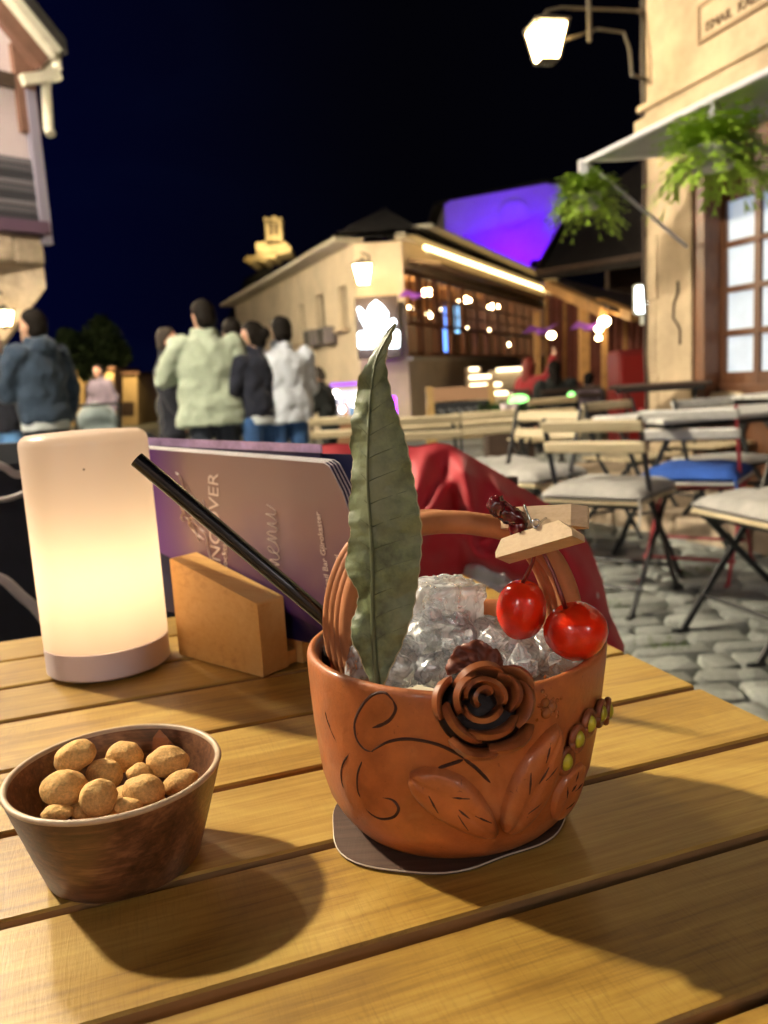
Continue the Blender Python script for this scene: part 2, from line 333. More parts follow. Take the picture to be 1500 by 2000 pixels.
M_CHALKLINE = mat('chalk', (.45, .46, .50), .9)
M_FERN = mat('fern_green', (.27, .42, .04), .55, noise_s=8, noise_a=.4, rnd=.2)
M_POT = mat('white_pot', (.55, .56, .62), .5)
M_LEAFD = mat('dark_foliage', (.035, .06, .018), .7, noise_s=3, noise_a=.5)
M_GLASS = mat('window_glass', (.02, .02, .02), .06, spec=.6)
M_HILL = mat('night_hillside', (.02, .02, .018), 1.0, noise_s=.02, noise_a=.5)
M_HAIR = mat('dark_hair', (.007, .005, .004), .7, spec=.12, noise_s=60, noise_a=.4, bump=.3, bump_s=90)
M_HAIRG = mat('grey_hair', (.045, .036, .03), .7, spec=.15, noise_s=60, noise_a=.4, bump=.3, bump_s=90)
M_SHOE = mat('dark_shoe', (.02, .018, .016), .5)
# ================================================================== GROUND
def stone_mat():
    m = mat('cobble_stone', (.30, .315, .29), .6, noise_s=9, noise_a=.25, bump=.5, bump_s=34, coords='Object')
    nt = m.node_tree; n = nt.nodes; l = nt.links; b = n['Principled BSDF']
    g = n.new('ShaderNodeNewGeometry'); v = n.new('ShaderNodeTexVoronoi'); v.inputs['Scale'].default_value = 5.2; l.new(g.outputs['Position'], v.inputs['Vector'])
    sp = n.new('ShaderNodeSeparateColor'); l.new(v.outputs['Color'], sp.inputs[0])
    hs = n.new('ShaderNodeHueSaturation'); mr = n.new('ShaderNodeMapRange'); mr.inputs[3].default_value = .72; mr.inputs[4].default_value = 1.25; l.new(sp.outputs[0], mr.inputs[0]); l.new(mr.outputs[0], hs.inputs['Value'])
    src = b.inputs['Base Color'].links[0].from_socket; l.new(src, hs.inputs['Color']); l.new(hs.outputs[0], b.inputs['Base Color'])
    return m
M_COBBLE = stone_mat()
M_JOINT = mat('joint_earth', (.15, .155, .13), .95, noise_s=6, noise_a=.5, bump=.5, bump_s=30)
g = MB(); g.grid(lambda u, v: Vector((-260 + 520 * u, -60 + 560 * v, -.03)), 8, 8)
ground = g.build('ground', M_JOINT); tag(ground, kind='structure')
pave = thing('pavement', None, None); tag(pave, kind='structure'); del_keys = [k for k in ('label', 'category') if k in pave.keys()]
rs = random.Random(3)
def stone(mb, c, sx, sy, h, rz):
    j = lambda a: a * rs.uniform(.82, 1.0)
    M = Matrix.Rotation(rz, 3, 'Z'); b = []; t = []; t2 = []
    for (x, y) in ((-1, -1), (0, -1.04), (1, -1), (1.03, 0), (1, 1), (0, 1.04), (-1, 1), (-1.03, 0)):
        k1, k2 = j(1), j(1)
        b.append(Vector((x * sx / 2, y * sy / 2, -.03))); t.append(Vector((x * sx / 2 * k1 * .98, y * sy / 2 * k2 * .98, h * .55))); t2.append(Vector((x * sx / 2 * k1 * .93, y * sy / 2 * k2 * .91, h + rs.uniform(-.0015, .0015))))
    vs = [Vector(c) + M @ p for p in b + t + t2] + [Vector(c) + Vector((0, 0, h + rs.uniform(-.001, .0015)))]
    fs = [(i, (i + 1) % 8, 8 + (i + 1) % 8, 8 + i) for i in range(8)] + [(8 + i, 8 + (i + 1) % 8, 16 + (i + 1) % 8, 16 + i) for i in range(8)] + [(16 + i, 16 + (i + 1) % 8, 24) for i in range(8)]
    mb.add(vs, fs)
spots = []
yy = .9
while yy < 10.5:
    d = rs.uniform(.085, .17); xx = -6 + rs.uniform(0, .1)
    while xx < 5:
        w = rs.uniform(.10, .30)
        spots.append((xx + w / 2, yy + d / 2 + rs.uniform(-.008, .008), w - .014, d - .014)); xx += w
    yy += d
near = []
for sp in spots:
    x, y = proj((sp[0], sp[1], 0))
    if 1090 < x < 1520 and 1000 < y < 1430: near.append(sp)
near.sort(key=lambda s: s[0] ** 2 + s[1] ** 2); near = near[:290]; nset = set(near)
variants = []
for k in range(10):
    mb = MB(); stone(mb, (0, 0, 0), 1, 1, .006, 0); o = mb.build('cobblestone', M_COBBLE, smooth=True, angle=50); variants.append(o.data); bpy.data.objects.remove(o)
for (x, y, w, d) in near:
    o = bpy.data.objects.new('cobblestone', rs.choice(variants)); C.objects.link(o); o.parent = pave
    o.location = (x, y, rs.uniform(-.004, .004)); o.scale = (w, d, 1); o.rotation_euler = (rs.uniform(-.02, .02), rs.uniform(-.02, .02), rs.uniform(-.05, .05))
mb = MB()
for sp in spots:
    if sp not in nset: stone(mb, (sp[0], sp[1], 0), sp[2], sp[3], .006 + rs.uniform(-.003, .003), rs.uniform(-.05, .05))
far_st = mb.build('cobblestones', M_COBBLE, pave, smooth=True, angle=50, fix=False); far_st['kind'] = 'stuff'
# little weeds in the joints
M_WEED = mat('weed', (.10, .17, .02), .7)
mb = MB()
for k in range(420):
    cx, cy = rs.choice([(1.16, 2.28), (.95, 2.75), (.9, 3.3), (1.45, 3.75), (.6, 3.0)]); x = cx + rs.gauss(0, .045); y = cy + rs.gauss(0, .04); a = rs.uniform(0, 6.28); h = rs.uniform(.004, .016)
    mb.add([(x, y, -.005), (x + .006 * math.cos(a), y + .006 * math.sin(a), -.005), (x + .012 * math.cos(a + .4), y + .012 * math.sin(a + .4), .006 + h)], [(0, 1, 2)])
tag(mb.build('weeds', M_WEED, fix=False), 'small green weeds growing between the grey cobbles', 'weeds', kind='stuff')

# ================================================================== LANTERN (shared by every street lamp of the place)
def lantern(name, label, at, glowmat, size=.30, group=None, arm=None, rz=0.0):
    """four-sided tapering street lantern; arm = list of world points of its bracket"""
    t = thing(name, label, 'lantern', at, rz, group)
    s = size; top = s * .52; bot = s * .30; H = s * 1.02
    def ring(h, k): return [Vector((x * k, y * k, h)) for x, y in ((-1, -1), (1, -1), (1, 1), (-1, 1))]
    for i in range(4):
        a, b = ring(-H / 2, bot)[i], ring(-H / 2, bot)[(i + 1) % 4]; c, d = ring(H / 2, top)[(i + 1) % 4], ring(H / 2, top)[i]
        mid = (a + b + c + d) / 4; q = [mid + (p - mid) * .93 for p in (a, b, c, d)]; nrm = (b - a).cross(d - a).normalized()
        m = MB(); m.prism(q, nrm * -.006); m.build('pane', glowmat, t)
        m = MB(); m.bar(a, d, .016, .016); m.build('corner_bar', M_IRON, t)
    m = MB(); m.box((0, 0, -H / 2 - .006), (bot * 2.02, bot * 2.02, .012)); m.lathe([(.0, -H / 2 - .04), (.010, -H / 2 - .03), (.016, -H / 2 - .012)], 12); m.build('bottom_plate', M_IRON, t)
    m = MB(); k = top * 1.12
    r0, r1, r2 = ring(H / 2 + .004, k), ring(H / 2 + .02, k), ring(H / 2 + s * .30, k * .34)
    m.add(r0 + r1 + r2, [(3, 2, 1, 0)] + [(i, (i + 1) % 4, 4 + (i + 1) % 4, 4 + i) for i in range(4)] + [(4 + i, 4 + (i + 1) % 4, 8 + (i + 1) % 4, 8 + i) for i in range(4)] + [(8, 9, 10, 11)])
    m.build('roof', M_IRON, t)
    m = MB(); m.lathe([(.012, H / 2 + s * .30), (.03, H / 2 + s * .34), (.02, H / 2 + s * .42), (.006, H / 2 + s * .5), (0, H / 2 + s * .52)], 12); m.build('finial', M_IRON, t)
    if arm:
        for pts, r in arm:
            m = MB(); m.tube(pts, r, 8); place(m.build('bracket', M_IRON), t)
    return t
G_KEY = glow('lantern_glow_key', (1.0, .88, .66), GLOW_KEY); G_SIDE = glow('lantern_glow_side', (1.0, .86, .64), GLOW_SIDE)
G_WALL = glow('lantern_glow_wall', (1.0, .68, .30), GLOW_WALL); G_CORNER = glow('lantern_glow_corner', (1.0, .72, .36), GLOW_CORNER)

# ================================================================== RIGHT HOUSE (plaster corner, brown window, awning)
FD = Vector((-.33, 1.0, 0)).normalized(); FN = Vector((-FD.y, FD.x, 0))      # along the facade (away from us), outwards (towards the street)
RC = onY(1262, 420, 6.0); RC = Vector((RC.x, RC.y, 0))                           # far corner at ground level
def fac(t, o, z): return RC - FD * t + FN * o + Vector((0, 0, z))              # t metres towards us, o out of the wall
def fpx(x, y, o=0.0):
    p = onpl(x, y, RC + FN * o, FN); return ((RC - p).dot(FD), p.z)
rh = thing('plaster_house', 'warm plaster corner house with brown window and grey awning at right', 'house', RC)
def rbox(mb, t0, t1, o0, o1, z0, z1, bev=0.0):
    c = fac((t0 + t1) / 2, (o0 + o1) / 2, (z0 + z1) / 2); M = Matrix((-FD, FN, Vector((0, 0, 1)))).transposed()
    return mb.box(c, (abs(t1 - t0), abs(o1 - o0), z1 - z0), M, bev)
tp = fpx(1350, 600)[0]; tw = tp + 3.0
zt = fpx(1300, 285)[1]
m = MB(); rbox(m, 0, tp, -4, 0, 0, zt); place(m.build('corner_pillar', M_PLASTER), rh)
m = MB(); rbox(m, 0, 6, -4, 0.02, zt, 4.6); place(m.build('upper_wall', M_PLASTER), rh)
m = MB(); rbox(m, tp, 6, -4, -.55, 0, zt); place(m.build('recess_wall', M_DARKWOOD), rh)
zc = fpx(1290, 238)[1]
m = MB(); rbox(m, -.03, 6, 0, .07, zc - .03, zc + .05); rbox(m, -.03, 6, 0, .04, zc - .09, zc - .03); rbox(m, -.03, 6, 0.02, .05, zc + .11, zc + .15); place(m.build('cornice', M_PLASTER), rh)
# crown rough corner quoins and cable
for k, (z0, z1) in enumerate(((.0, .42), (.44, .9), (.92, 1.4), (1.42, 1.86))):
    m = MB(); rbox(m, -.012, .10 + .03 * (k % 2), -.2, .012, z0, z1, .01); place(m.build('quoin', M_PLASTER), rh)
m = MB(); m.tube([fac(.02, .03, z) + Vector((rs.uniform(-.008, .008), 0, 0)) for z in [.3 + .25 * k for k in range(17)]], .012, 6); m.tube([fac(.07, .02, 4.4 - .12 * k) + FD * (.03 * math.sin(k * .9)) for k in range(14)], .006, 5)
place(m.build('cable', M_DARKWOOD), rh)
m = MB(); m.tube([fac(tp - .12, .012, z) + FD * dx for z, dx in ((1.52, 0), (1.45, .0), (1.38, .04), (1.28, .05), (1.24, .01), (1.20, -.02), (1.10, -.02))], .007, 6); place(m.build('loose_wire', M_DARKWOOD), rh)
# window in the recess
WO = -.16
wt0, _ = fpx(1352, 600, WO); z_sill = fpx(1420, 738, WO)[1]
m = MB(); rbox(m, tp + .002, tp + .10, -.5, -.02, 0, zt - .01); rbox(m, tp + .14, tp + .19, -.5, -.215, 0, zt - .01); place(m.build('door_jamb', M_BROWN), rh)
win = place(MB().build('window', M_BROWN), rh)
colx = [1416, 1472, 1483, 1540, 1551, 1608]; rows = [(386, 466), (478, 556), (568, 642), (655, 726)]
cols_t = [fpx(x, 600, WO)[0] for x in colx]; zrow = [(fpx(1445, b, WO)[1], fpx(1445, a, WO)[1]) for a, b in rows]
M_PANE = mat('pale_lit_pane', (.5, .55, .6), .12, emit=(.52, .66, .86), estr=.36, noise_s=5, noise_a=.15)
z_lo, z_hi = zrow[-1][0], zrow[0][1]
fm = MB()
tx = [cols_t[0] - .07] + [cols_t[0], ] ; edges_t = [(cols_t[0] - .09, cols_t[0]), (cols_t[1], cols_t[2]), (cols_t[3], cols_t[4]), (cols_t[5], cols_t[5] + .1)]
for a, b in edges_t: rbox(fm, a, b, WO - .05, WO, z_lo - .08, z_hi + .10)
zz = [(z_lo - .08, z_lo)] + [(zrow[k][1] if False else zrow[k + 1][1], zrow[k][0]) for k in range(3)] + [(z_hi, z_hi + .10)]
for a, b in zz: rbox(fm, cols_t[0] - .09, cols_t[5] + .1, WO - .046, WO - .004, min(a, b), max(a, b))
fr = place(fm.build('window_frame', M_BROWN), rh)
for c in range(3):
    for (z0, z1) in zrow:
        m = MB(); rbox(m, cols_t[2 * c] + .002, cols_t[2 * c + 1] - .002, WO - .032, WO - .024, z0, z1); place(m.build('pane', M_PANE), rh)
bpy.data.objects.remove(win)
m = MB(); rbox(m, tp + .1, 6, -.5, WO + .03, z_lo - .14, z_lo - .08); place(m.build('window_sill', M_BROWN), rh)
for k in range(14):
    m = MB(); rbox(m, tp + .12 + k * .16, tp + .275 + k * .16, WO - .2, WO - .02 - .006 * (k % 2), 0, z_lo - .141); place(m.build('wood_panel', M_BROWN), rh)
m = MB(); rbox(m, tp + .1, 6, -.5, WO - .03, z_hi + .101, zt - .01); place(m.build('lintel', M_BROWN), rh)
# street name plaque on the wall
st0, sz0 = fpx(1368, 80, .03); sz1 = fpx(1362, 20, .03)[1]
plq = thing('street_plaque', 'framed plaster name plaque with dark letters on the upper wall at right', 'sign', fac(st0, .03, sz0))
m = MB(); rbox(m, st0, st0 + 1.2, .021, .03, sz0, sz1); place(m.build('plate', M_PLASTER), plq)
M_LETTER = mat('letter_brown', (.10, .06, .035), .8)
m = MB(); w = .018
rbox(m, st0 - w, st0, .021, .042, sz0 - w, sz1 + w); rbox(m, st0, st0 + 1.2, .021, .042, sz0 - w, sz0); rbox(m, st0, st0 + 1.2, .021, .042, sz1, sz1 + w); place(m.build('plaque_frame', mat('plaque_frame', (.26, .18, .11), .8)), plq)
lh = (sz1 - sz0)
text_mesh('lettering', 'ISMAIL  KADARE', lh * .42, M_LETTER, plq, basis(fac(st0 + .05, .034, sz0 + lh * .16), -FD, (0, 0, 1)), .004)
text_mesh('lettering', 'RRUGA', lh * .36, M_LETTER, plq, basis(fac(st0 + .32, .034, sz0 + lh * .62), -FD, (0, 0, 1)), .004)

# ledge of stones in front of the house
la, lb = onz(1164, 1022, 0), onz(1520, 1092, 0); la.z = lb.z = 0; ld = (lb - la).normalized(); ln = Vector((ld.y, -ld.x, 0))
if ln.x < 0: ln = -ln
terr = thing('stone_terrace', 'low stone terrace edge of uneven blocks behind the bistro chairs', 'terrace', la)
k = -1.6
while k < 3.0:
    w = rs.uniform(.28, .55); c = la + ld * (k + w / 2) + ln * .15 + Vector((0, 0, .055)); M = Matrix((ld, ln, Vector((0, 0, 1)))).transposed()
    m = MB(); m.box(c, (w - .015, .3 + rs.uniform(-.02, .02), .15 + rs.uniform(-.015, .015)), M, .02); place(m.build('ledge_stone', M_STONE), terr); k += w
m = MB(); m.prism([la + ld * -2 + ln * .3, la + ld * 3.2 + ln * .3, la + ld * 3.2 + ln * 2.4, la + ld * -2 + ln * 2.4], (0, 0, .12)); place(m.build('terrace_floor', M_STONE), terr)

# awning
tip = onpl(1145, 316, RC + FN * .82, FN); bar_t = (RC - tip).dot(FD); bar_z = tip.z
wz = fpx(1290, 290)[1]
aw = thing('awning', 'grey fabric awning with white struts over the brown window', 'awning', tip)
t_end = 5.2
def awn(u, v):
    t = bar_t + (t_end - bar_t) * u; a = fac(t, .82, bar_z); b = fac(t, .03, wz - .11)
    p = a.lerp(b, v); p.z -= .02 * math.sin(v * math.pi) * (1 + .3 * math.sin(u * 30)); return p
m = MB(); m.shell(awn, 30, 8, .004); place(m.build('canopy', M_AWNING, smooth=True), aw)
m = MB(); m.tube([fac(bar_t - .03, .83, bar_z), fac(t_end, .83, bar_z)], .018, 8); place(m.build('front_bar', M_WHITEMET), aw)
m = MB(); m.box(fac(bar_t - .02, .83, bar_z - .03), (.05, .05, .09)); place(m.build('bar_end_cap', M_WHITEMET), aw)
for (xa, ya, xb, yb) in ((1150, 322, 1342, 482), (1392, 200, 1560, 345)):
    pa = onpl(xa, ya, RC + FN * .80, FN); pb = onpl(xb, yb, RC + FN * .02, FN); m = MB(); m.tube([pa, pb], .011, 8); place(m.build('strut', M_WHITEMET), aw)
pa = fac(t_end - 2, .6, bar_z + .1)
m = MB(); m.tube([onpl(1385, 190, RC + FN * .8, FN), onpl(1500, 172, RC + FN * .4, FN), onpl(1600, 160, RC + FN * .1, FN)], .014, 8); place(m.build('folding_arm', M_TRIM), aw)

# street lantern on its bracket
lp = onY(1068, 86, 5.75)
c0 = fac(.02, .0, onpl(1255, 30, RC, FN).z)
arm = [([lp + Vector((0, 0, .20)), lp + Vector((.10, .0, .215)), Vector((c0.x - .1, c0.y - .1, lp.z + .22)), Vector((c0.x, c0.y, lp.z + .24))], .012),
       ([lp + Vector((.05, .0, .0)), lp + Vector((.34, .02, .08)), lp + Vector((.52, .05, .06)), lp + Vector((.56, .06, -.04)), lp + Vector((.57, .06, -.20)), Vector((c0.x, c0.y, lp.z - .18))], .012),
       ([lp + Vector((.28, .0, .26)), lp + Vector((.28, .0, .0))], .016),
       ([Vector((c0.x - .03, c0.y - .02, lp.z + .5)), Vector((c0.x - .03, c0.y - .02, lp.z - .34))], .014)]
lantern('street_lantern', 'large glowing lantern on an iron bracket at the plaster house corner', lp, G_WALL, .20, 'street lanterns', arm, rz=.2)

# hanging ferns
def fern(label, p_hook, drop, size, seed):
    r = random.Random(seed); t = thing('hanging_fern', label, 'plant', p_hook - Vector((0, 0, drop)), 0, 'ferns hanging from the awning bar')
    m = MB(); m.lathe([(.0, -.11 * size), (.16 * size, -.10 * size), (.21 * size, .05 * size), (.22 * size, .07 * size), (.19 * size, .07 * size), (.17 * size, -.02 * size), (0, -.02 * size)], 24); m.build('pot', M_POT, t, True, 40)
    m = MB(); m.tube([Vector((0, .0, drop)), Vector((.0, 0, drop - .07)), Vector((.12 * size, 0, .06 * size))], .005, 5); m.tube([Vector((0, 0, drop)), Vector((-.12 * size, .02, .06 * size))], .005, 5); m.tube([Vector((0, 0, drop)), Vector((0, .13 * size, .06 * size))], .005, 5); m.build('hanger', M_WHITEMET, t)
    fr = MB()
    for k in range(260):
        a = r.uniform(0, 6.283); el = r.uniform(-.35, 1.5); L = size * r.uniform(.34, .52); w = L * r.uniform(.14, .20)
        d = Vector((math.cos(a), math.sin(a), 0)); side = Vector((-d.y, d.x, 0)); pts = []
        for j in range(8):
            s = j / 7; up = math.sin(el) * s - (.62 - .12 * el) * s * s * r.uniform(.8, 1.1)
            pts.append(Vector((0, 0, .05 * size)) + d * (L * (s * math.cos(el * .6)) + .04 * size) + Vector((0, 0, L * up)))
        # leaflets along the rib: pairs of small blades
        for j in range(1, 8):
            p = pts[j]; tq = (pts[j] - pts[j - 1]); ww = w * math.sin(math.pi * (j / 8.2) ** .7) + .004
            for sg in (-1, 1):
                tipp = p + side * sg * ww + tq * .55 + Vector((0, 0, -.15 * ww)); fr.add([p - tq * .42, p + tq * .30, tipp], [(0, 1, 2)])
            fr.add([pts[j - 1] - side * .002, pts[j - 1] + side * .002, p], [(0, 1, 2)])
    fo = fr.build('fronds', M_FERN, t, fix=False); fo['kind'] = 'stuff'
    return t
fern('smaller hanging fern at the far tip of the grey awning', onpl(1143, 322, RC + FN * .82, FN), .21, .47, 5)
fern('larger bright green hanging fern in front of the brown window', onpl(1393, 200, RC + FN * .82, FN), .25, .58, 9)

# ================================================================== RESTAURANT AT THE STREET CORNER
EZ = 3.25
A0 = onY(690, 478, 14.0); A0.z = 0; A1 = onY(785, 478, 14.0); A1.z = 0
dL = Vector((-.389, 1, 0)).normalized(); dR = Vector((.44, 1, 0)).normalized()
L1 = A0 + dL * 9.6; R1 = A1 + dR * 11.0
rst = thing('restaurant_building', 'long plaster restaurant with tiled eaves and glowing timber windows', 'building', A1)
def wall_quad(mb, a, b, z0, z1, th=.3):
    d = (b - a).normalized(); n = Vector((-d.y, d.x, 0)); n = n if n.y > 0 else -n
    mb.prism([a + Vector((0, 0, z0)), b + Vector((0, 0, z0)), b + n * th + Vector((0, 0, z0)), a + n * th + Vector((0, 0, z0))], (0, 0, z1 - z0))
nL = Vector((-dL.y, dL.x, 0)); nL = nL if nL.y < 0 else -nL; nR = Vector((dR.y, -dR.x, 0))
def lpos(t, z, o=0.0): return A0 + dL * t + nL * o + Vector((0, 0, z))
def rpos(t, z, o=0.0): return A1 + dR * t + nR * o + Vector((0, 0, z))
def Lpx(x, y): p = onpl(x, y, A0, nL); return ((p - A0).dot(dL), p.z)
def Rpx(x, y): p = onpl(x, y, A1, nR); return ((p - A1).dot(dR), p.z)
M_SLIT = mat('black_window', (.004, .003, .003), .5, spec=.1)
# left facade with three narrow openings
wins = []
for (x0, x1, y0, y1) in ((664, 678, 558, 642), (618, 634, 575, 668), (583, 596, 595, 672)):
    t0, _ = Lpx(x1, (y0 + y1) / 2); t1, _ = Lpx(x0, (y0 + y1) / 2); zt_, zb_ = Lpx((x0 + x1) / 2, y0)[1], Lpx((x0 + x1) / 2, y1)[1]; wins.append((t0, t1, zb_, zt_))
m = MB(); prev = 0.0
for (t0, t1, zb_, zt_) in wins:
    wall_quad(m, lpos(prev, 0), lpos(t0, 0), 0, EZ); wall_quad(m, lpos(t0, 0), lpos(t1, 0), 0, zb_); wall_quad(m, lpos(t0, 0), lpos(t1, 0), zt_, EZ); prev = t1
wall_quad(m, lpos(prev, 0), L1, 0, EZ); place(m.build('wall', M_PLASTER2), rst)
for (t0, t1, zb_, zt_) in wins:
    w = MB(); wall_quad(w, lpos(t0, 0, -.14), lpos(t1, 0, -.14), zb_, zt_, .05); w = place(w.build('window', M_SLIT), rst)
    s = MB(); c = lpos((t0 + t1) / 2, zb_ - .03, .06); s.box(c, (abs(t1 - t0) + .16, .16, .06), Matrix((dL, nL, Vector((0, 0, 1)))).transposed()); place(s.build('sill', M_STONE), rst)
    b = MB(); b.box(lpos((t0 + t1) / 2, (zb_ + zt_) / 2, -.1), (.04, .04, zt_ - zb_), Matrix((dL, nL, Vector((0, 0, 1)))).transposed()); place(b.build('mullion', M_SLIT), w)
for (x, y) in ((652, 655), (625, 660)):
    t, z = Lpx(x, y); m = MB(); m.box(lpos(t, z, .16), (.46, .22, .30), Matrix((dL, nL, Vector((0, 0, 1)))).transposed(), .02); ac = place(m.build('air_conditioner', mat('ac_grey', (.13, .12, .12), .6)), rst)
    m = MB(); m.lathe([(.13, 0), (.13, .01), (.11, .012), (.02, .012)], 20); o = m.build('fan_grille', M_BLACK); o.matrix_world = basis(lpos(t - .08, z, .291), dL, (0, 0, 1)); place(o, ac) if False else None; o.parent = rst; o.matrix_parent_inverse = mat_world(rst).inverted()
# chamfered corner, low wall and window band of the right facade
m = MB(); wall_quad(m, A0, A1, 0, EZ); place(m.build('corner_wall', M_PLASTER2), rst)
zs = Rpx(800, 703)[1]; zh = Rpx(790, 525)[1]
m = MB(); wall_quad(m, A1, R1, 0, zs); wall_quad(m, A1, R1, zh + .02, EZ); place(m.build('low_wall', M_PLASTER2), rst)
m = MB(); m.box(rpos(5.5, zs + .02, .03), (11.0, .12, .06), Matrix((dR, nR, Vector((0, 0, 1)))).transposed()); place(m.build('window_sill', M_TRIM), rst)
# interior
M_INT = mat('restaurant_interior', (.46, .26, .12), .8, noise_s=1.5, noise_a=.5)
m = MB(); wall_quad(m, rpos(1.0, 0, -1.6), rpos(11, 0, -3.4), 0, EZ, .1); m.prism([rpos(0.1, EZ - .06, -.35), rpos(11, EZ - .06, -.35), rpos(11, EZ - .06, -3.4), rpos(1.0, EZ - .06, -1.6)], (0, 0, .04)); m.prism([rpos(0.1, zs - .5, -.31), rpos(11, zs - .5, -.31), rpos(11, zs - .5, -3.39), rpos(1.0, zs - .5, -1.59)], (0, 0, .04))
place(m.build('interior', M_INT), rst)
G_BULB = glow('warm_bulb', (1.0, .78, .42), 26.0); G_BULBW = glow('interior_lamp', (1.0, .66, .32), 75.0)
MR = Matrix((dR, nR, Vector((0, 0, 1)))).transposed()
# timber windows: one window per bay, muntins and panes as sub-parts
nb = 13; bw = 10.8 / nb
M_WPANE = mat('window_pane', (.9, .85, .8), .03, trans=.96, ior=1.02)
for k in range(nb):
    t0 = .06 + k * bw; t1 = t0 + bw - .02
    m = MB()
    for t in (t0 + .03, t1 - .03): m.box(rpos(t, (zs + .06 + zh) / 2, -.08), (.06, .09, zh - zs - .06), MR)
    for z in (zs + .09, zs + .62, zh - .03): m.box(rpos((t0 + t1) / 2, z, -.08), (bw - .05, .08, .055), MR)
    w = place(m.build('window', M_BROWN), rst)
    m = MB(); m.box(rpos((t0 + t1) / 2, (zs + zh) / 2 + .3, -.08), (.025, .05, zh - zs - .7), MR)
    for z in (.85, 1.1): 
        if zs + z < zh - .1: m.box(rpos((t0 + t1) / 2, zs + z, -.08), (bw - .1, .046, .022), MR)
    place(m.build('muntin', M_BROWN), w)
for k in range(11):
    m = MB(); t = .9 + k * .93 + rs.uniform(-.3, .3); m.sph(rpos(t, rs.choice([1.75, 2.05, 2.3, 2.5]), -rs.uniform(.4, 1.2)), .05, 12, 8); bl = place(m.build('bulb', G_BULB), rst)
for k in range(4):
    m = MB(); m.lathe([(.13, -.05), (.16, .0), (.10, .06), (.02, .08)], 16, rpos(1.6 + k * 2.6, EZ - .42, -1.1), caps=(True, True)); place(m.build('ceiling_lamp', G_BULBW), rst)
for k in range(9):
    m = MB(); t = .7 + k * 1.15; m.box(rpos(t + .6, zs + .55, -1.35 - .17 * t), (.7, .25, 1.3), MR); place(m.build('shelf_unit', M_DARKWOOD), rst)
for (x, y, h, col) in ((914, 640, .9, (.12, .3, 1.0)), (936, 620, .55, (.25, .6, 1.0))):
    t, z = Rpx(x, y); m = MB(); m.box(rpos(t, z, -.5), (.07 if x < 920 else .14, .05, h), MR); place(m.build('blue_light_strip', glow('blue_strip_%d' % x, col, 2.6)), rst)
# eaves: cornice, dentil tiles, led strip
m = MB(); wall_quad(m, rpos(11, 0, 0), rpos(11.02, 0, -3.5), 0, EZ + .1, .1); place(m.build('end_wall', M_DARKWOOD), rst)
m = MB(); m.box(rpos(5.5, EZ + .05, .05), (11.4, .18, .10), MR); place(m.build('eave_board', M_TRIM), rst)
for k in range(42):
    m = MB(); m.lathe([(.085, 0), (.085, .34), (.06, .34)], 8, a0=0, a1=math.pi, caps=(False, False)); o = m.build('eave_tile', M_TILE if False else M_TRIM)
    o.matrix_world = basis(rpos(.05 + k * .262, EZ + .13, .20), dR, (0, 0, 1)); o.parent = rst; o.matrix_parent_inverse = mat_world(rst).inverted()
m = MB(); m.box(rpos(5.4, EZ - .20, .36), (10.4, .05, .05), MR); place(m.build('led_channel', M_TRIM), rst)
G_LED = glow('warm_led', (1.0, .66, .27), 9.0)
for k in range(3):
    m = MB(); m.box(rpos(.02 + 1.8 + k * 3.65, EZ - .15, .39), (3.58, .05, .05), MR); place(m.build('led_strip', G_LED), rst)
# folded awning below the strip
m = MB(); m.prism([rpos(.2, EZ - .26, .02), rpos(.2, EZ - .40, .6), rpos(.2, EZ - .44, .6), rpos(.2, EZ - .31, .02)], dR * 10.4); place(m.build('fabric_awning', mat('beige_awning', (.26, .17, .09), .85)), rst)
ML = Matrix((dL, nL, Vector((0, 0, 1)))).transposed()
m = MB(); m.box(lpos(4.8, EZ + .04, .12), (9.9, .5, .08), ML); place(m.build('eave_board', M_TRIM), rst)
for k in range(34):
    m = MB(); m.lathe([(.085, 0), (.085, .34), (.06, .34)], 8, a0=0, a1=math.pi); o = m.build('eave_tile', M_TRIM); o.matrix_world = basis(lpos(.1 + k * .282, EZ + .12, .20), dL, (0, 0, 1)); o.parent = rst; o.matrix_parent_inverse = mat_world(rst).inverted()
# hipped roof
ap = (A0 + A1) / 2 + Vector((.25, 4.6, 0)); e = lambda p: Vector((p.x, p.y, EZ + .10))
back = (L1 + R1) / 2
a0, a1, l1, r1 = e(A0 + nL * .3 + Vector((0, -.3, 0))), e(A1 + nR * .3 + Vector((0, -.3, 0))), e(L1 + nL * .3), e(R1 + nR * .3)
rid = Vector((ap.x, ap.y, EZ + 1.45)); rb = Vector((back.x, back.y + 1, EZ + 1.6))
m = MB(); m.add([a0, a1, rid, l1, r1, rb], [(0, 1, 2), (0, 2, 5, 3), (1, 4, 5, 2)]); m.add([p - Vector((0, 0, .09)) for p in (a0, a1, rid, l1, r1, rb)], [(2, 1, 0), (3, 5, 2, 0), (2, 5, 4, 1)]); place(m.build('roof', M_ROOFD, fix=False), rst)
# lantern on the corner
lc = onY(709, 537, 12.9)
lantern('street_lantern', 'small glowing lantern on the chamfered corner of the restaurant', lc, G_CORNER, .27, 'street lanterns', [([lc + Vector((.0, 0, .33)), lc + Vector((.1, .55, .36)), lc + Vector((.12, 1.2, .3))], .015)])

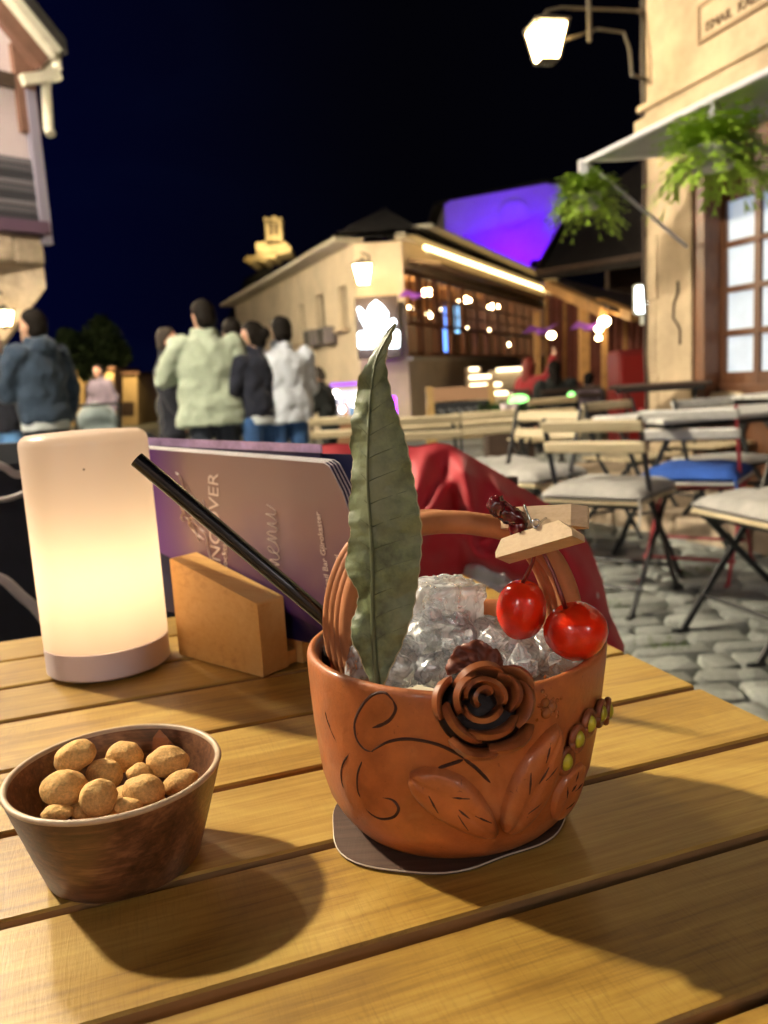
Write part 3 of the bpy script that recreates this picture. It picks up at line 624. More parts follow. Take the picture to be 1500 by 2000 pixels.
# illuminated flower sign on the corner
sg = thing('illuminated_sign', 'bright white illuminated flower sign with a panel on restaurant corner', 'sign', onY(738, 680, 13.55))
G_SIGN = glow('white_sign_light', (.80, .92, 1.0), 9.0)
def sign_piece(name, pts, d=.07): m = MB(); m.prism([onY(x, y, 13.55) for x, y in pts], (0, d, 0)); return place(m.build(name, G_SIGN), sg)
sign_piece('sign_panel', [(699, 652), (703, 648), (722, 648), (737, 662), (752, 648), (776, 645), (780, 650), (779, 678), (704, 680), (700, 677)])
sign_piece('petal', [(734, 587), (748, 598), (758, 612), (755, 626), (740, 640), (730, 644), (717, 612), (722, 598)])
sign_piece('petal', [(698, 602), (702, 600), (712, 610), (722, 628), (733, 648), (728, 650), (714, 640), (703, 620)])
sign_piece('petal', [(756, 632), (768, 622), (774, 628), (768, 640), (746, 656), (738, 652)])
m = MB(); m.box(onY(738, 640, 13.72), (.7, .05, 1.0)); place(m.build('mounting_plate', M_DARKWOOD), sg)

# lit steps to the restaurant door
stp = thing('lit_steps', 'four restaurant steps with glowing strips under their edges', 'steps', rpos(3.4, 0, 1.2))
for k, (x0, x1, y) in enumerate(((917, 1001, 769), (918, 978, 752), (917, 958, 736), (917, 934, 721))):
    Yk = 14.6 + .3 * k; a = onY(x0, y, Yk); b = onY(x1, y, Yk); mid = (a + b) / 2; w = (b - a).length
    m = MB(); m.box((mid.x, mid.y + .2, mid.z + .03 - .2), (w + .1, .4, .40)); place(m.build('step', M_STONE), stp)
    m = MB(); m.box((mid.x, mid.y - .02, mid.z), (w, .03, .055)); place(m.build('led_strip', glow('step_led_%d' % k, (1.0, .80, .48), 5.0)), stp)
rail = thing('lit_ledge', 'short glowing ledge strip right of the restaurant steps', 'ledge', onY(993, 722, 15.2))
a = onY(970, 721, 15.2); b = onY(1018, 722, 15.2); m = MB(); m.box((a + b) / 2, ((b - a).length, .04, .06)); place(m.build('led_strip', glow('ledge_led', (1.0, .78, .45), 4.0)), rail)
m = MB(); m.box((a + b) / 2 + Vector((0, .25, -.45)), ((b - a).length + .2, .4, .9)); place(m.build('ledge_block', M_PLASTER2), rail)
# ================================================================== PURPLE-LIT HOUSE, DARK-ROOFED HOUSE, PORCH
def spot(name, loc, target, col, power, angle=90, parent=None, blend=.6, size=.08):
    d = bpy.data.lights.new(name, 'SPOT'); d.color = col; d.energy = power; d.spot_size = R(angle); d.spot_blend = blend; d.shadow_soft_size = size
    o = bpy.data.objects.new(name, d); C.objects.link(o); o.location = loc; o.rotation_euler = (Vector(target) - Vector(loc)).to_track_quat('-Z', 'Y').to_euler()
    if parent is not None: place(o, parent)
    return o
PY = 27.0
pp = [onY(x, y, PY) for x, y in ((868, 400), (880, 392), (1068, 358), (1080, 362), (1082, 470), (1062, 560), (860, 560))]
ph = thing('purple_lit_house', 'tall gable wall washed in purple light behind the restaurant roof', 'house', (pp[5].x - 3, PY, 0))
M_PW = mat('pale_gable_plaster', (.36, .33, .36), .9, noise_s=.9, noise_a=.1)
low = [Vector((pp[4].x, PY, 0)), Vector((pp[0].x, PY, 0))]
m = MB(); m.prism([pp[0], pp[1], pp[2], pp[3], pp[4], low[0], low[1]], (0, 5, 0)); place(m.build('gable_wall', M_PW), ph)
cm = onY(1005, 420, PY - .05); m = MB()
for k in range(24):
    a, b = 2 * math.pi * k / 24, 2 * math.pi * (k + 1) / 24; m.bar(cm + Vector((.45 * math.cos(a), 0, .45 * math.sin(a))), cm + Vector((.45 * math.cos(b), 0, .45 * math.sin(b))), .05, .04)
m.bar(cm + Vector((0, 0, -.45)), cm + Vector((0, 0, .45)), .05, .04)
place(m.build('round_ornament', M_PW), ph)
for k in range(7):
    m = MB(); m.box(onY(1084 + (k % 2) * 7, 372 + k * 24, PY + .1), (.34 + .12 * (k % 2), .3, .34), None, .03); place(m.build('corner_stone', M_PW), ph)
m = MB(); q = [pp[0] + Vector((-.3, .4, .05)), pp[2] + Vector((0, .4, .1)), pp[3] + Vector((.5, .4, .05)), pp[3] + Vector((.5, 5, .05)), pp[0] + Vector((-.3, 5, .05))]; m.prism(q, (0, 0, .12)); place(m.build('roof', M_ROOFD), ph)
fl = thing('purple_floodlight', 'small purple floodlight on the restaurant roof below the gable wall', 'floodlight', onY(1046, 516, 25.4))
m = MB(); m.box(fl.location, (.3, .2, .22), None, .02); place(m.build('housing', M_BLACK), fl)
spot('lamp', fl.location + Vector((-.3, -.1, .25)), onY(985, 430, PY), (.135, .0, 1.0), 620, 150, fl, .5, .1)
# neighbour with a big dark roof
dh = thing('dark_roof_house', 'house with big unlit dark roof between restaurant and plaster house', 'house', (5.2, 19, 0))
dr = [onY(x, y, Y) for x, y, Y in ((1050, 535, 17.0), (1255, 505, 15.0), (1275, 300, 19.0), (1118, 410, 20.0))]
m = MB(); m.prism(dr, (0, .05, -.12)); place(m.build('roof', M_ROOFD), dh)
m = MB(); m.bar(onY(1050, 533, 16.95), onY(1262, 498, 14.95), .10, .10); place(m.build('gutter', M_DARKWOOD), dh)
m = MB(); m.bar(onY(1050, 533, 17.0), onY(1118, 410, 20.0), .18, .10); place(m.build('roof_verge', M_DARKWOOD), dh)
m = MB(); m.box((dr[1].x + 3.4, 17.8, 1.6), (6.5, .3, 3.2)); place(m.build('wall', M_DARKWOOD), dh)
# timber porch
po = thing('timber_porch', 'brown timber porch with lit beams and posts right of the restaurant', 'porch', (4.0, 13.5, 0))
PB = 13.5
def pbar(name, pa, pb, w, h, Ya=PB, Yb=PB, m_=None): q = MB(); q.bar(onY(*pa, Ya), onY(*pb, Yb), w, h); return place(q.build(name, m_ or M_AMBER), po)
M_AMBER = mat('amber_timber', (.30, .155, .05), .7, noise_s=5, noise_a=.3)
M_REDWOOD = mat('dark_red_timber', (.10, .022, .012), .7, noise_s=5, noise_a=.3)
pbar('beam', (1072, 558), (1180, 608), .16, .16, 14.5, 12.5); pbar('beam', (1172, 590), (1240, 618), .14, .14, 13.0, 12.0)
pbar('post', (1140, 590), (1141, 745), .15, .15); pbar('post', (1048, 610), (1050, 745), .10, .10, 14.5, 14.5); pbar('post', (1180, 600), (1181, 760), .08, .08, 13, 13)
q = MB(); a, b, c, d = onY(1066, 572, 16.5), onY(1262, 625, 14.5), onY(1262, 800, 14.5), onY(1066, 800, 16.5); q.prism([a, b, c, d], (0, .1, 0)); place(q.build('back_wall', M_REDWOOD), po)
for k in range(16):
    u = k / 15; q = MB(); p0 = a.lerp(b, u); p1 = d.lerp(c, u); q.bar(p0 + Vector((0, -.06, -.1)), p1 + Vector((0, -.06, .1)), .05, .05); place(q.build('batten', M_REDWOOD if k % 3 else M_AMBER), po)
q = MB(); q.prism([onY(1060, 566, 14.6), onY(1190, 606, 12.3), onY(1262, 628, 12.3), onY(1262, 590, 15.5), onY(1100, 552, 16.5)], (0, 0, .06)); place(q.build('porch_roof', M_DARKWOOD), po)
for i, (x, y, Y, r) in enumerate(((1077, 655, 12.8, .05), (1170, 642, 12.8, .05), (1169, 660, 12.8, .035), (1180, 628, 12.4, .07))):
    q = MB(); q.sph(onY(x, y, Y), (r * 1.25, r, r), 12, 8); place(q.build('bulb', G_BULB), po)
for (x, y, Y) in ((1058, 648, 12.6), (1150, 640, 12.6), (812, 578, 14.0)):
    t = thing('hanging_bird', {1058: 'purple bird ornament hanging beside the porch post', 1150: 'dim purple bird ornament hanging under the porch lamp', 812: 'purple bird ornament hanging in front of restaurant window'}[x], 'ornament', onY(x, y, Y), 0, 'hanging bird ornaments')
    q = MB(); q.sph((0, 0, 0), (.10, .05, .05), 12, 8); q.sph((.10, 0, .03), (.035, .03, .03), 10, 6); q.build('body', mat('bird_purple_%d' % x, (.22, .05, .40), .6), t, True)
    q = MB(); q.prism([(-.05, 0, .02), (.05, 0, .02), (-.18, -.05, .10), (-.30, -.05, -.02)], (0, 0, .006)); q.prism([(.0, 0, .02), (.08, 0, .02), (.28, .1, .12), (.16, .1, .05)], (0, 0, .006)); q.build('wing', MATS['bird_purple_%d' % x], t)
    q = MB(); q.tube([(0, 0, .04), (0, 0, .5)], .003, 4); q.build('cord', M_BLACK, t)
# white spotlight by the plaster house corner, with a red box beside it
t = thing('white_spotlight', 'bright white spotlight at the edge of the plaster house corner', 'spotlight', onY(1253, 590, 8.5))
q = MB(); q.box(onY(1254, 585, 8.5), (.13, .05, .26), None, .02); place(q.build('lamp_glass', glow('cold_spot', (.85, .97, 1.0), 10.0)), t)
q = MB(); q.box(onY(1254, 585, 8.58), (.17, .09, .31), None, .02); q.box(onY(1256, 615, 8.6), (.05, .05, .2)); place(q.build('housing', M_TRIM), t)
t = thing('red_cooler', 'dark red drinks cooler standing left of the plaster house corner', 'cooler', (0, 0, 0)); p = onY(1232, 765, 9.0); t.location = (p.x, p.y, 0)
q = MB(); q.box((p.x, 9.0, .60), (.40, .42, 1.10), None, .03); place(q.build('cabinet', mat('cooler_red', (.12, .005, .005), .5)), t); q = MB(); q.box((p.x, 8.785, .64), (.32, .02, .9), None, .01); place(q.build('door', mat('cooler_door', (.16, .006, .007), .3)), t)

# ================================================================== LEFT HOUSE
LH = onY(74, 300, 8.0); LC = Vector((LH.x, 8.0, 0)); lhD = Vector((.88, 1, 0)).normalized(); lhN = Vector((lhD.y, -lhD.x, 0))
def lh(t, o, z): return LC - lhD * t + lhN * o + Vector((0, 0, z))
def Lh(x, y, o=0.0): p = onpl(x, y, LC + lhN * o, lhN); return ((LC - p).dot(lhD), p.z)
hs_ = thing('overhanging_house', 'white gabled house with overhanging upper floor at the left edge', 'house', LC)
MLH = Matrix((lhD, lhN, Vector((0, 0, 1)))).transposed()
def lbox(mb, t0, t1, o0, o1, z0, z1, bev=0.0): return mb.box(lh((t0 + t1) / 2, (o0 + o1) / 2, (z0 + z1) / 2), (abs(t1 - t0), abs(o1 - o0), z1 - z0), MLH, bev)
z_under = Lh(60, 455)[1]; z_eave = Lh(92, 118)[1]; z_stone = Lh(60, 512)[1]
m = MB(); m.prism([lh(0, 0, z_under), lh(6.5, 0, z_under), lh(6.5, 0, z_eave + 3.6), lh(3.6, 0, z_eave + 3.6), lh(0, 0, z_eave)], lhN * -4); place(m.build('upper_wall', M_PINKWALL), hs_)
m = MB(); lbox(m, .05, 6.5, -4, -.02, z_stone, z_under - .002); place(m.build('stone_band', M_STONE), hs_)
for k in range(16):
    m = MB(); lbox(m, .06 + k * .3, .34 + k * .3, -.1, .01 + rs.uniform(0, .03), z_stone - rs.uniform(0, .03), z_under - .02, .02); place(m.build('stone', M_STONE), hs_)
m = MB(); lbox(m, .45, 6.5, -4, -.45, 0, z_stone - .002); place(m.build('lower_wall', M_PINKWALL), hs_)
m = MB(); m.prism([lh(.06, -.03, z_stone), lh(.06, -.03, z_stone - .22), lh(.5, -.4, z_stone - .9), lh(.75, -.44, z_stone - 1.1), lh(.9, -.44, z_stone)], lhN * -.3); place(m.build('corbel', M_STONE), hs_)
# rake boards, beam, posts, downpipe, shutters
zr = lambda t: z_eave + t * 1.0
m = MB(); m.bar(lh(-.14, .12, zr(-.14) + .10), lh(3.6, .12, zr(3.6) + .10), .30, .10, (0, 0, 1)); place(m.build('rake_soffit', M_PINKWOOD), hs_)
m = MB(); m.bar(lh(-.18, .22, zr(-.18) + .17), lh(3.6, .22, zr(3.6) + .17), .12, .10, (0, 0, 1)); place(m.build('rake_board', M_TRIM), hs_)
m = MB(); m.prism([lh(-.24, .30, zr(-.24) + .22), lh(3.8, .30, zr(3.8) + .22), lh(3.8, -4.5, zr(3.8) + .22), lh(-.24, -4.5, zr(-.24) + .22)], (0, 0, .12)); place(m.build('roof', M_ROOFD), hs_)
zb = Lh(40, 165)[1]; m = MB(); lbox(m, .0, 6, .002, .06, zb - .06, zb + .06); place(m.build('beam', M_DARKWOOD), hs_)
z_bb = Lh(103, 460)[1]; z_pp = Lh(110, 270, .05)[1]
m = MB(); lbox(m, -.02, .16, .003, .07, z_pp, z_eave + .05); place(m.build('corner_post', M_PINKWOOD), hs_)
m = MB(); lbox(m, .0, .09, .003, .09, z_under - .1, zb - .062); place(m.build('corner_trim', mat('violet_grey_trim', (.20, .18, .24), .7)), hs_)
m = MB(); m.tube([lh(-.14, .10, z_eave - .02), lh(-.10, .10, z_eave - .3), lh(-.08, .10, z_pp + .06), lh(-.08, .13, z_pp)], .045, 10); m.bar(lh(.14, .14, z_eave - .28), lh(-.22, .14, z_eave - .16), .09, .08); m.tube([lh(-.2, .16, z_eave + .16), lh(-.2, .16, z_eave - .12)], .045, 10); place(m.build('downpipe', M_TRIM), hs_)
s0 = Lh(66, 330)[0]; zt1, zt0 = Lh(50, 312)[1], Lh(50, 432)[1]
m = MB(); lbox(m, s0, 2.4, .004, .03, zt0, zt1); sh = place(m.build('shutter', mat('dark_shutter', (.035, .034, .042), .7)), hs_)
for k in range(9):
    z = zt0 + (zt1 - zt0) * (k + .5) / 9; m = MB(); lbox(m, s0 + .03, 2.4, .031, .045, z - .02, z + .02); place(m.build('louvre', mat('louvre_%d' % (k % 3), (.03 + .05 * (k % 3), .03 + .045 * (k % 3), .04 + .05 * (k % 3)), .7) if k < 3 else MATS['louvre_%d' % (k % 3)]), hs_)
m = MB(); lbox(m, s0 - .02, 2.5, .005, .12, zt0 - .12, zt0 - .01); place(m.build('sill', mat('plum_sill', (.09, .05, .085), .7)), hs_)
wl_ = onY(9, 622, 7.6)
lantern('wall_lantern', 'glowing wall lantern under the overhang at the left edge', wl_, glow('left_wall_glow', (1.0, .78, .42), 22.0), .125, 'street lanterns', [([wl_ + Vector((0, 0, .22)), wl_ + Vector((-.15, .3, .28)), wl_ + Vector((-.25, .6, .2))], .012)])

# ================================================================== LAMPS BESIDE THE FRAME (two known by their shadows, the others added)
def post_lamp(label, p, gm, size):
    t = lantern('post_lantern', label, p, gm, size, 'lanterns on posts beside the table')
    m = MB(); bx = p.x - .45; m.tube([(bx, p.y + .1, 0), (bx, p.y + .1, .25), (bx, p.y + .1, p.z + .25)], [.07, .045, .035], 10); m.tube([(bx, p.y + .1, p.z + .2), (bx + .2, p.y + .05, p.z + .42), (p.x, p.y, p.z + .36), (p.x, p.y, p.z + size * .75)], .015, 8); m.lathe([(.12, 0), (.12, .05), (.08, .12), (.07, .25)], 12, (bx, p.y + .1, 0)); place(m.build('post', M_IRON), t)
post_lamp('tall lantern on an iron post left of the table', Vector((-3.35, 2.55, 3.95)), G_KEY, .17)
post_lamp('dimmer lantern on an iron post farther up the left side', Vector((-4.1, 6.0, 5.2)), G_SIDE, .32)
post_lamp('added lantern on an iron post hidden behind the overhanging house', Vector((-5.0, 11.0, 3.4)), glow('lantern_glow_added', (1.0, .82, .54), 1150.0), .30)  # unseen lantern added to brighten the restaurant's left front
# the bar behind the photographer: front wall with two round lamps added as soft frontal fill
bar = thing('bar_front', 'pale bar front wall behind the table with a shop door', 'building', (0, -3.2, 0))
m = MB(); m.box((0, -3.4, 1.7), (9, .3, 3.4)); place(m.build('wall', M_PINKWALL), bar); m = MB(); m.box((-.8, -3.22, 1.05), (1.0, .06, 2.1)); place(m.build('door', M_BROWN), bar)
G_FILL = glow('fill_globe_glow', (.97, .97, .95), GLOW_FILL)
for i, (x, lab) in enumerate(((-2.0, 'added white fill globe on the bar wall left of its door'), (2.3, 'added white fill globe on the bar wall right of its door'))):
    t = thing('fill_globe', lab, 'lamp', (x, -2.9, 2.6), 0, 'added fill globes on the bar wall'); m = MB(); m.sph((0, 0, 0), .17, 20, 14); m.build('globe', G_FILL, t, True); m = MB(); m.tube([(0, -.30, .1), (0, -.1, .24), (0, 0, .16)], .015, 8); m.build('wall_arm', M_IRON, t)

# ================================================================== FAR THINGS: castle, hill, far houses, tree
CY = 160.0
hl = MB(); 
def hillz(x, y): return 20.5 * math.exp(-((x + 21.5) / 9) ** 2 - ((y - 170) / 14) ** 2) + 7 * math.exp(-((x + 20) / 60) ** 2 - ((y - 180) / 40) ** 2) - 1
hl.grid(lambda u, v: Vector((-170 + 300 * u, 110 + 120 * v, hillz(-170 + 300 * u, 110 + 120 * v))), 60, 30); tag(hl.build('hill', M_HILL, smooth=True), kind='structure')
M_CASTLE = mat('castle_stone', (.50, .38, .20), .9, noise_s=.35, noise_a=.4)
cs = thing('clock_tower', 'far floodlit stone clock tower on castle rock above the rooftops', 'tower', onY(535, 512, CY))
def cpoly(name, pts, dep, parent=cs): q = MB(); q.prism([onY(x, y, CY) for x, y in pts], (0, dep, 0)); return place(q.build(name, M_CASTLE), parent)
cpoly('tower_shaft', [(517, 432), (549, 429), (552, 475), (520, 477)], 3.4); cpoly('tower_crown', [(515, 424), (530, 427), (531, 422), (540, 422), (541, 427), (550, 424), (550, 433), (516, 435)], 3.6); cpoly('terrace', [(499, 474), (530, 470), (556, 472), (568, 482), (568, 492), (545, 497), (500, 494)], 8); cpoly('rock', [(474, 508), (484, 499), (496, 500), (503, 493), (542, 494), (536, 505), (524, 503), (515, 512), (500, 508), (488, 515)], 10)
for (x, y) in ((530, 440), (540, 440)): q = MB(); q.box(onY(x, y + 8, CY - .05), (.5, .3, 2.0)); place(q.build('tower_window', M_DARKWOOD), cs)
spot('floodlight', onY(515, 500, CY - 9), onY(535, 455, CY), (1.0, .80, .45), 5200, 60, cs); spot('floodlight', onY(565, 512, CY - 9), onY(545, 478, CY), (1.0, .82, .48), 4200, 70, cs); spot('floodlight', onY(490, 520, CY - 8), onY(505, 500, CY), (1.0, .72, .26), 1200, 70, cs)
# far lit house fronts down the street
M_FAR = mat('far_yellow_plaster', (.52, .38, .19), .9, noise_s=.6, noise_a=.3)
def far_house(label, poly, Y, opens, lampp, power):
    t = thing('far_house', label, 'house', onY(poly[0][0], 800, Y), 0, 'lamp-lit houses down the street'); q = MB(); q.prism([onY(x, y, Y) for x, y in poly], (0, 3, 0)); place(q.build('wall', M_FAR), t)
    for (x0, x1, y0, y1) in opens: q = MB(); q.prism([onY(x0, y0, Y - .03), onY(x1, y0, Y - .03), onY(x1, y1, Y - .03), onY(x0, y1, Y - .03)], (0, .02, 0)); place(q.build('doorway', M_DARKWOOD), t)
    q = MB(); q.prism([onY(poly[0][0] - 3, poly[0][1], Y - .3), onY(poly[1][0] + 3, poly[1][1], Y - .3), onY(poly[1][0] + 3, poly[1][1] - 6, Y - .3), onY(poly[0][0] - 3, poly[0][1] - 6, Y - .3)], (0, 3.5, .0)); place(q.build('roof', M_TILE), t)
    d = bpy.data.lights.new('lamp', 'POINT'); d.color = (1, .70, .32); d.energy = power; d.shadow_soft_size = .15; o = bpy.data.objects.new('lamp', d); C.objects.link(o); o.location = onY(*lampp, Y - 1.2); place(o, t)
far_house('far yellow house front with dark doorways left of the stroller', [(130, 722), (222, 722), (222, 850), (130, 850)], 34, [(165, 182, 748, 790), (212, 220, 745, 760)], (190, 705), 260)
far_house('narrow far lit wall beside the man in dark clothes', [(240, 732), (268, 732), (270, 860), (238, 860)], 30, [(238, 262, 785, 812)], (254, 716), 120)
# dim tree above the far houses
tr = thing('dim_tree', 'dim green tree in darkness above the far houses', 'tree', onY(185, 760, 26)); tr.location.z = 0
base = Vector((tr.location.x, 26, 0)); top = onY(185, 680, 26)
m = MB(); m.tube([base, base.lerp(top, .5) + Vector((.1, 0, 0)), top], [.2, .15, .05], 8); m.tube([base.lerp(top, .55), top + Vector((.6, .1, -.1))], [.08, .03], 6); m.tube([base.lerp(top, .6), top + Vector((-.6, -.1, .0))], [.08, .03], 6); place(m.build('trunk', M_DARKWOOD), tr)
m = MB()
for k in range(2600):
    d = Vector((rs.gauss(0, 1), rs.gauss(0, 1), rs.gauss(0, 1))); d.normalize(); r = rs.uniform(.3, 1) ** .6; p = top + Vector((d.x * 1.1, d.y * 1.1, d.z * .8)) * r + Vector((0, 0, .25 * math.sin(d.x * 5)))
    a = Vector((rs.uniform(-1, 1), rs.uniform(-1, 1), rs.uniform(-1, 1))).normalized() * .11; b = a.orthogonal().normalized() * .06; m.add([p - a, p + b, p + a, p - b], [(0, 1, 2, 3)])
cr = place(m.build('crown', M_LEAFD, fix=False), tr); cr['kind'] = 'stuff'

# ================================================================== STREET FURNITURE BEFORE THE RESTAURANT
# lit kiosk with purple top
kp = onY(672, 850, 11.2); kz = onY(672, 742, 11.2).z
ks = thing('lit_kiosk', 'small bright drinks kiosk with purple canopy by restaurant corner', 'kiosk', (kp.x, 11.2, 0))
def kbox(name, x0, x1, y0, y1, Y, d, mt, bev=0.0): a = onY(x0, y1, Y); b = onY(x1, y0, Y); q = MB(); q.box(((a.x + b.x) / 2, Y + d / 2, (a.z + b.z) / 2), (b.x - a.x, d, abs(b.z - a.z)), None, bev); return place(q.build(name, mt), ks)
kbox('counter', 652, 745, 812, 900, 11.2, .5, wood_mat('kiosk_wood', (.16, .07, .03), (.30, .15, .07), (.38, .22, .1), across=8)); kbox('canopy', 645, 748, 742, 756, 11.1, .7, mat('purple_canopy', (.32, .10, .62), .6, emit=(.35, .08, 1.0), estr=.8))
kbox('back_panel', 652, 745, 757, 812, 11.6, .04, glow('kiosk_backlight', (.85, .82, 1.0), .9))
for i, (x, y, r) in enumerate(((656, 770, .055), (690, 785, .06), (668, 800, .04), (704, 770, .045))): q = MB(); q.sph(onY(x, y, 11.3), r, 12, 8); place(q.build('bulb', glow('kiosk_bulb_%d' % i, (1, .93, .85), 11.0)), ks)
for i, x in enumerate((664, 676, 688, 700, 712)): q = MB(); p = onY(x, 812, 11.45); q.lathe([(.035, 0), (.035, .12), (.012, .17), (.012, .22)], 10, p, caps=(True, True)); place(q.build('bottle', mat('kiosk_bottle_%d' % i, ((.3, .3, .35), (.4, .2, .1), (.1, .2, .3), (.35, .3, .3), (.2, .1, .3))[i], .2)), ks)
pu = thing('purple_uplight', 'purple light tube standing at foot of restaurant corner', 'light', (0, 0, 0)); p = onY(766, 840, 12.6); pu.location = (p.x, 12.6, 0)
q = MB(); a = onY(770, 828, 12.6); b = onY(766, 775, 12.6); q.tube([a, b], .05, 12); place(q.build('tube', glow('purple_tube', (.35, .02, 1.0), 6.0)), pu); q = MB(); q.box((a.x, 12.6, a.z / 2), (.12, .12, a.z)); place(q.build('stand', M_BLACK), pu)
spot('lamp', a + Vector((-.1, -.3, .1)), onY(740, 700, 14), (.35, .03, 1.0), 30, 70, pu)

# chalkboard
def chalkboard():
    Y = 9.0; a, b = onY(848, 905, Y), onY(972, 905, Y + .25); zt = onY(905, 752, Y).z; W = (b - a).length * .9; H = zt
    t = thing('chalkboard_sign', 'wooden framed chalkboard menu stand with chalk writing on the street', 'sign', ((a.x + b.x) / 2, Y + .1, 0), .12)
    lean = lambda z: Vector((0, .16 * z / H, 0))
    for s in (-1, 1): q = MB(); q.bar((s * W / 2, 0, 0), Vector((s * W / 2, 0, H)) + lean(H), .075, .03, (1, 0, 0)); q.build('frame_post', M_SLAT2, t); q = MB(); q.bar((s * W / 2, .45, 0), Vector((s * W / 2, .02, H - .02)) + lean(H), .05, .03, (1, 0, 0)); q.build('rear_leg', M_SLAT2, t)
    for z0, z1, nm, mt in ((H - .17, H - .02, 'header_board', mat('salmon_board', (.42, .24, .14), .7)), (.30, .36, 'rail', M_SLAT2)): q = MB(); q.box(Vector((0, 0, (z0 + z1) / 2)) + lean((z0 + z1) / 2), (W - .06, .022, z1 - z0), Matrix.Rotation(-.16, 3, 'X')); q.build(nm, mt, t)
    q = MB(); zc_ = (.37 + H - .18) / 2; q.box(Vector((0, .004, zc_)) + lean(zc_), (W - .06, .016, H - .18 - .37), Matrix.Rotation(-math.atan(.16 / H), 3, 'X')); q.build('board', M_CHALK, t)
    q = MB(); z = H - .27
    rr = random.Random(4)
    for row in range(6):
        x = -W / 2 + .08; sc = .05 if row == 0 else .028
        while x < W / 2 - .12 - .06 * (row % 2):
            pts = [Vector((x + sc * .5 * k, -.012, z + sc * math.sin(k * 2.2 + row) * rr.uniform(.3, .8))) + lean(z) for k in range(4)]; q.tube(pts, .0035 if row else .007, 4); x += sc * 2.1
        z -= .085 if row else .11
    q.build('chalk_writing', M_CHALKLINE, t)
M_SLAT2 = wood_mat('honey_wood', (.34, .20, .06), (.46, .29, .10), (.55, .37, .15), across=10, axis='Z')
chalkboard()

# green lights in a planter
t = thing('planter', 'dark planter box with leafy plants and green lights behind chairs', 'planter', (0, 0, 0)); p = onY(992, 815, 7.6); t.location = (p.x, 7.6, 0)
q = MB(); q.box((p.x, 7.6, .30), (.44, .26, .60), None, .02); place(q.build('box', M_DARKWOOD), t)
q = MB()
for k in range(260):
    a = rs.uniform(0, 6.28); b_ = Vector((p.x + rs.uniform(-.20, .20), 7.6 + rs.uniform(-.10, .10), .59)); tip_ = b_ + Vector((math.cos(a) * .12, math.sin(a) * .12, rs.uniform(.02, .17))); w = Vector((-math.sin(a), math.cos(a), 0)) * .022; mid = b_.lerp(tip_, .6); q.add([b_, mid - w, tip_, mid + w], [(0, 1, 2, 3)])
fo = place(q.build('foliage', M_LEAFD, fix=False), t); fo['kind'] = 'stuff'
G_GREEN = glow('green_led', (.30, 1.0, .22), 2.6)
for i, (x, y, rx, r, lab) in enumerate(((1013, 779, .09, .04, 'long green glowing light atop the planter foliage'), (997, 789, .03, .03, 'tiny green light just below the long green light'), (984, 806, .05, .035, 'round green light in the middle of the planter row'), (966, 820, .045, .03, 'lowest green light at the left of the planter'), (1116, 772, .04, .035, 'single green light beside the seated person in black'))):
    pt = onY(x, y, 7.45 if x < 1100 else 8.3); o = thing('green_light', lab, 'light', pt, 0, 'green glowing lights among the plants'); q = MB(); q.sph((0, 0, 0), (rx, r, r), 14, 8); q.build('bulb', G_GREEN, o, True); q = MB(); q.tube([(0, 0, -.02), (.01, .05, -.25), (.0, .08, -.5)], .006, 5); q.build('stalk', M_BLACK, o)
# ================================================================== BISTRO CHAIRS AND TABLES
def bistro_chair(label, loc, rz, metal=None, wood=None, cushion=None, cush_label=None):
    metal = metal or M_BLACK; wood = wood or M_SLAT
    t = thing('folding_chair', label, 'chair', loc, rz, 'folding bistro chairs')
    W = .40
    for s in (-1, 1):
        x = s * W / 2
        m = MB(); m.bar((x, .26, .01), (x, -.06, .45), .022, .012, (0, 1, 0)); m.bar((x, -.06, .45), (x, -.175, .78), .022, .012, (0, 1, 0)); m.box((x, .27, .008), (.02, .06, .014)); m.build('long_leg', metal, t)
        x2 = x - s * .016; m = MB(); m.bar((x2, -.24, .01), (x2, .19, .44), .022, .012, (0, 1, 0)); m.box((x2, -.25, .008), (.02, .06, .014)); m.build('short_leg', metal, t)
    for yy_, zz_ in ((.17, .13), (-.16, .10), (.18, .425), (-.16, .425)): m = MB(); m.tube([(-W / 2, yy_, zz_), (W / 2, yy_, zz_)], .0075, 6); m.build('rung', metal, t)
    for k in range(6): m = MB(); m.box((0, -.165 + k * .072, .447), (W + .02, .055, .018), None, .005); m.build('seat_slat', wood, t)
    for z, y in ((.748, -.172), (.662, -.142)): m = MB(); m.box((0, y, z), (W + .03, .018, .052), Matrix.Rotation(.34, 3, 'X'), .008); m.build('back_slat', wood, t)
    if cushion:
        c = thing('seat_cushion', cush_label, 'cushion', Vector(loc) + Vector((0, 0, .457)), rz, 'cushions on the folding chairs'); rr = random.Random(hash(cush_label) % 999)
        def cu(d):
            return 1.0
        m = MB(); sd = rr.uniform(0, 9)
        def top(u, v):
            x, y = (u - .5) * .42, (v - .5) * .42; e = (1 - abs(2 * u - 1) ** 6) * (1 - abs(2 * v - 1) ** 6); return Vector((x, y + .01, .012 + .048 * e ** .5 + .012 * noise.noise((x * 11 + sd, y * 11, 0)) * e))
        def bot(u, v): p = top(u, v); p.z = .003; return p
        N = 18; m.grid(top, N, N); m.grid(bot, N, N)
        m.build('pad', cushion, c, True)
        for s in (-1, 1): m = MB(); m.tube([(s * .2, -.19, .02), (s * .21, -.2, -.03), (s * .2, -.19, -.10)], .006, 5); m.build('tie', cushion, c)
    return t
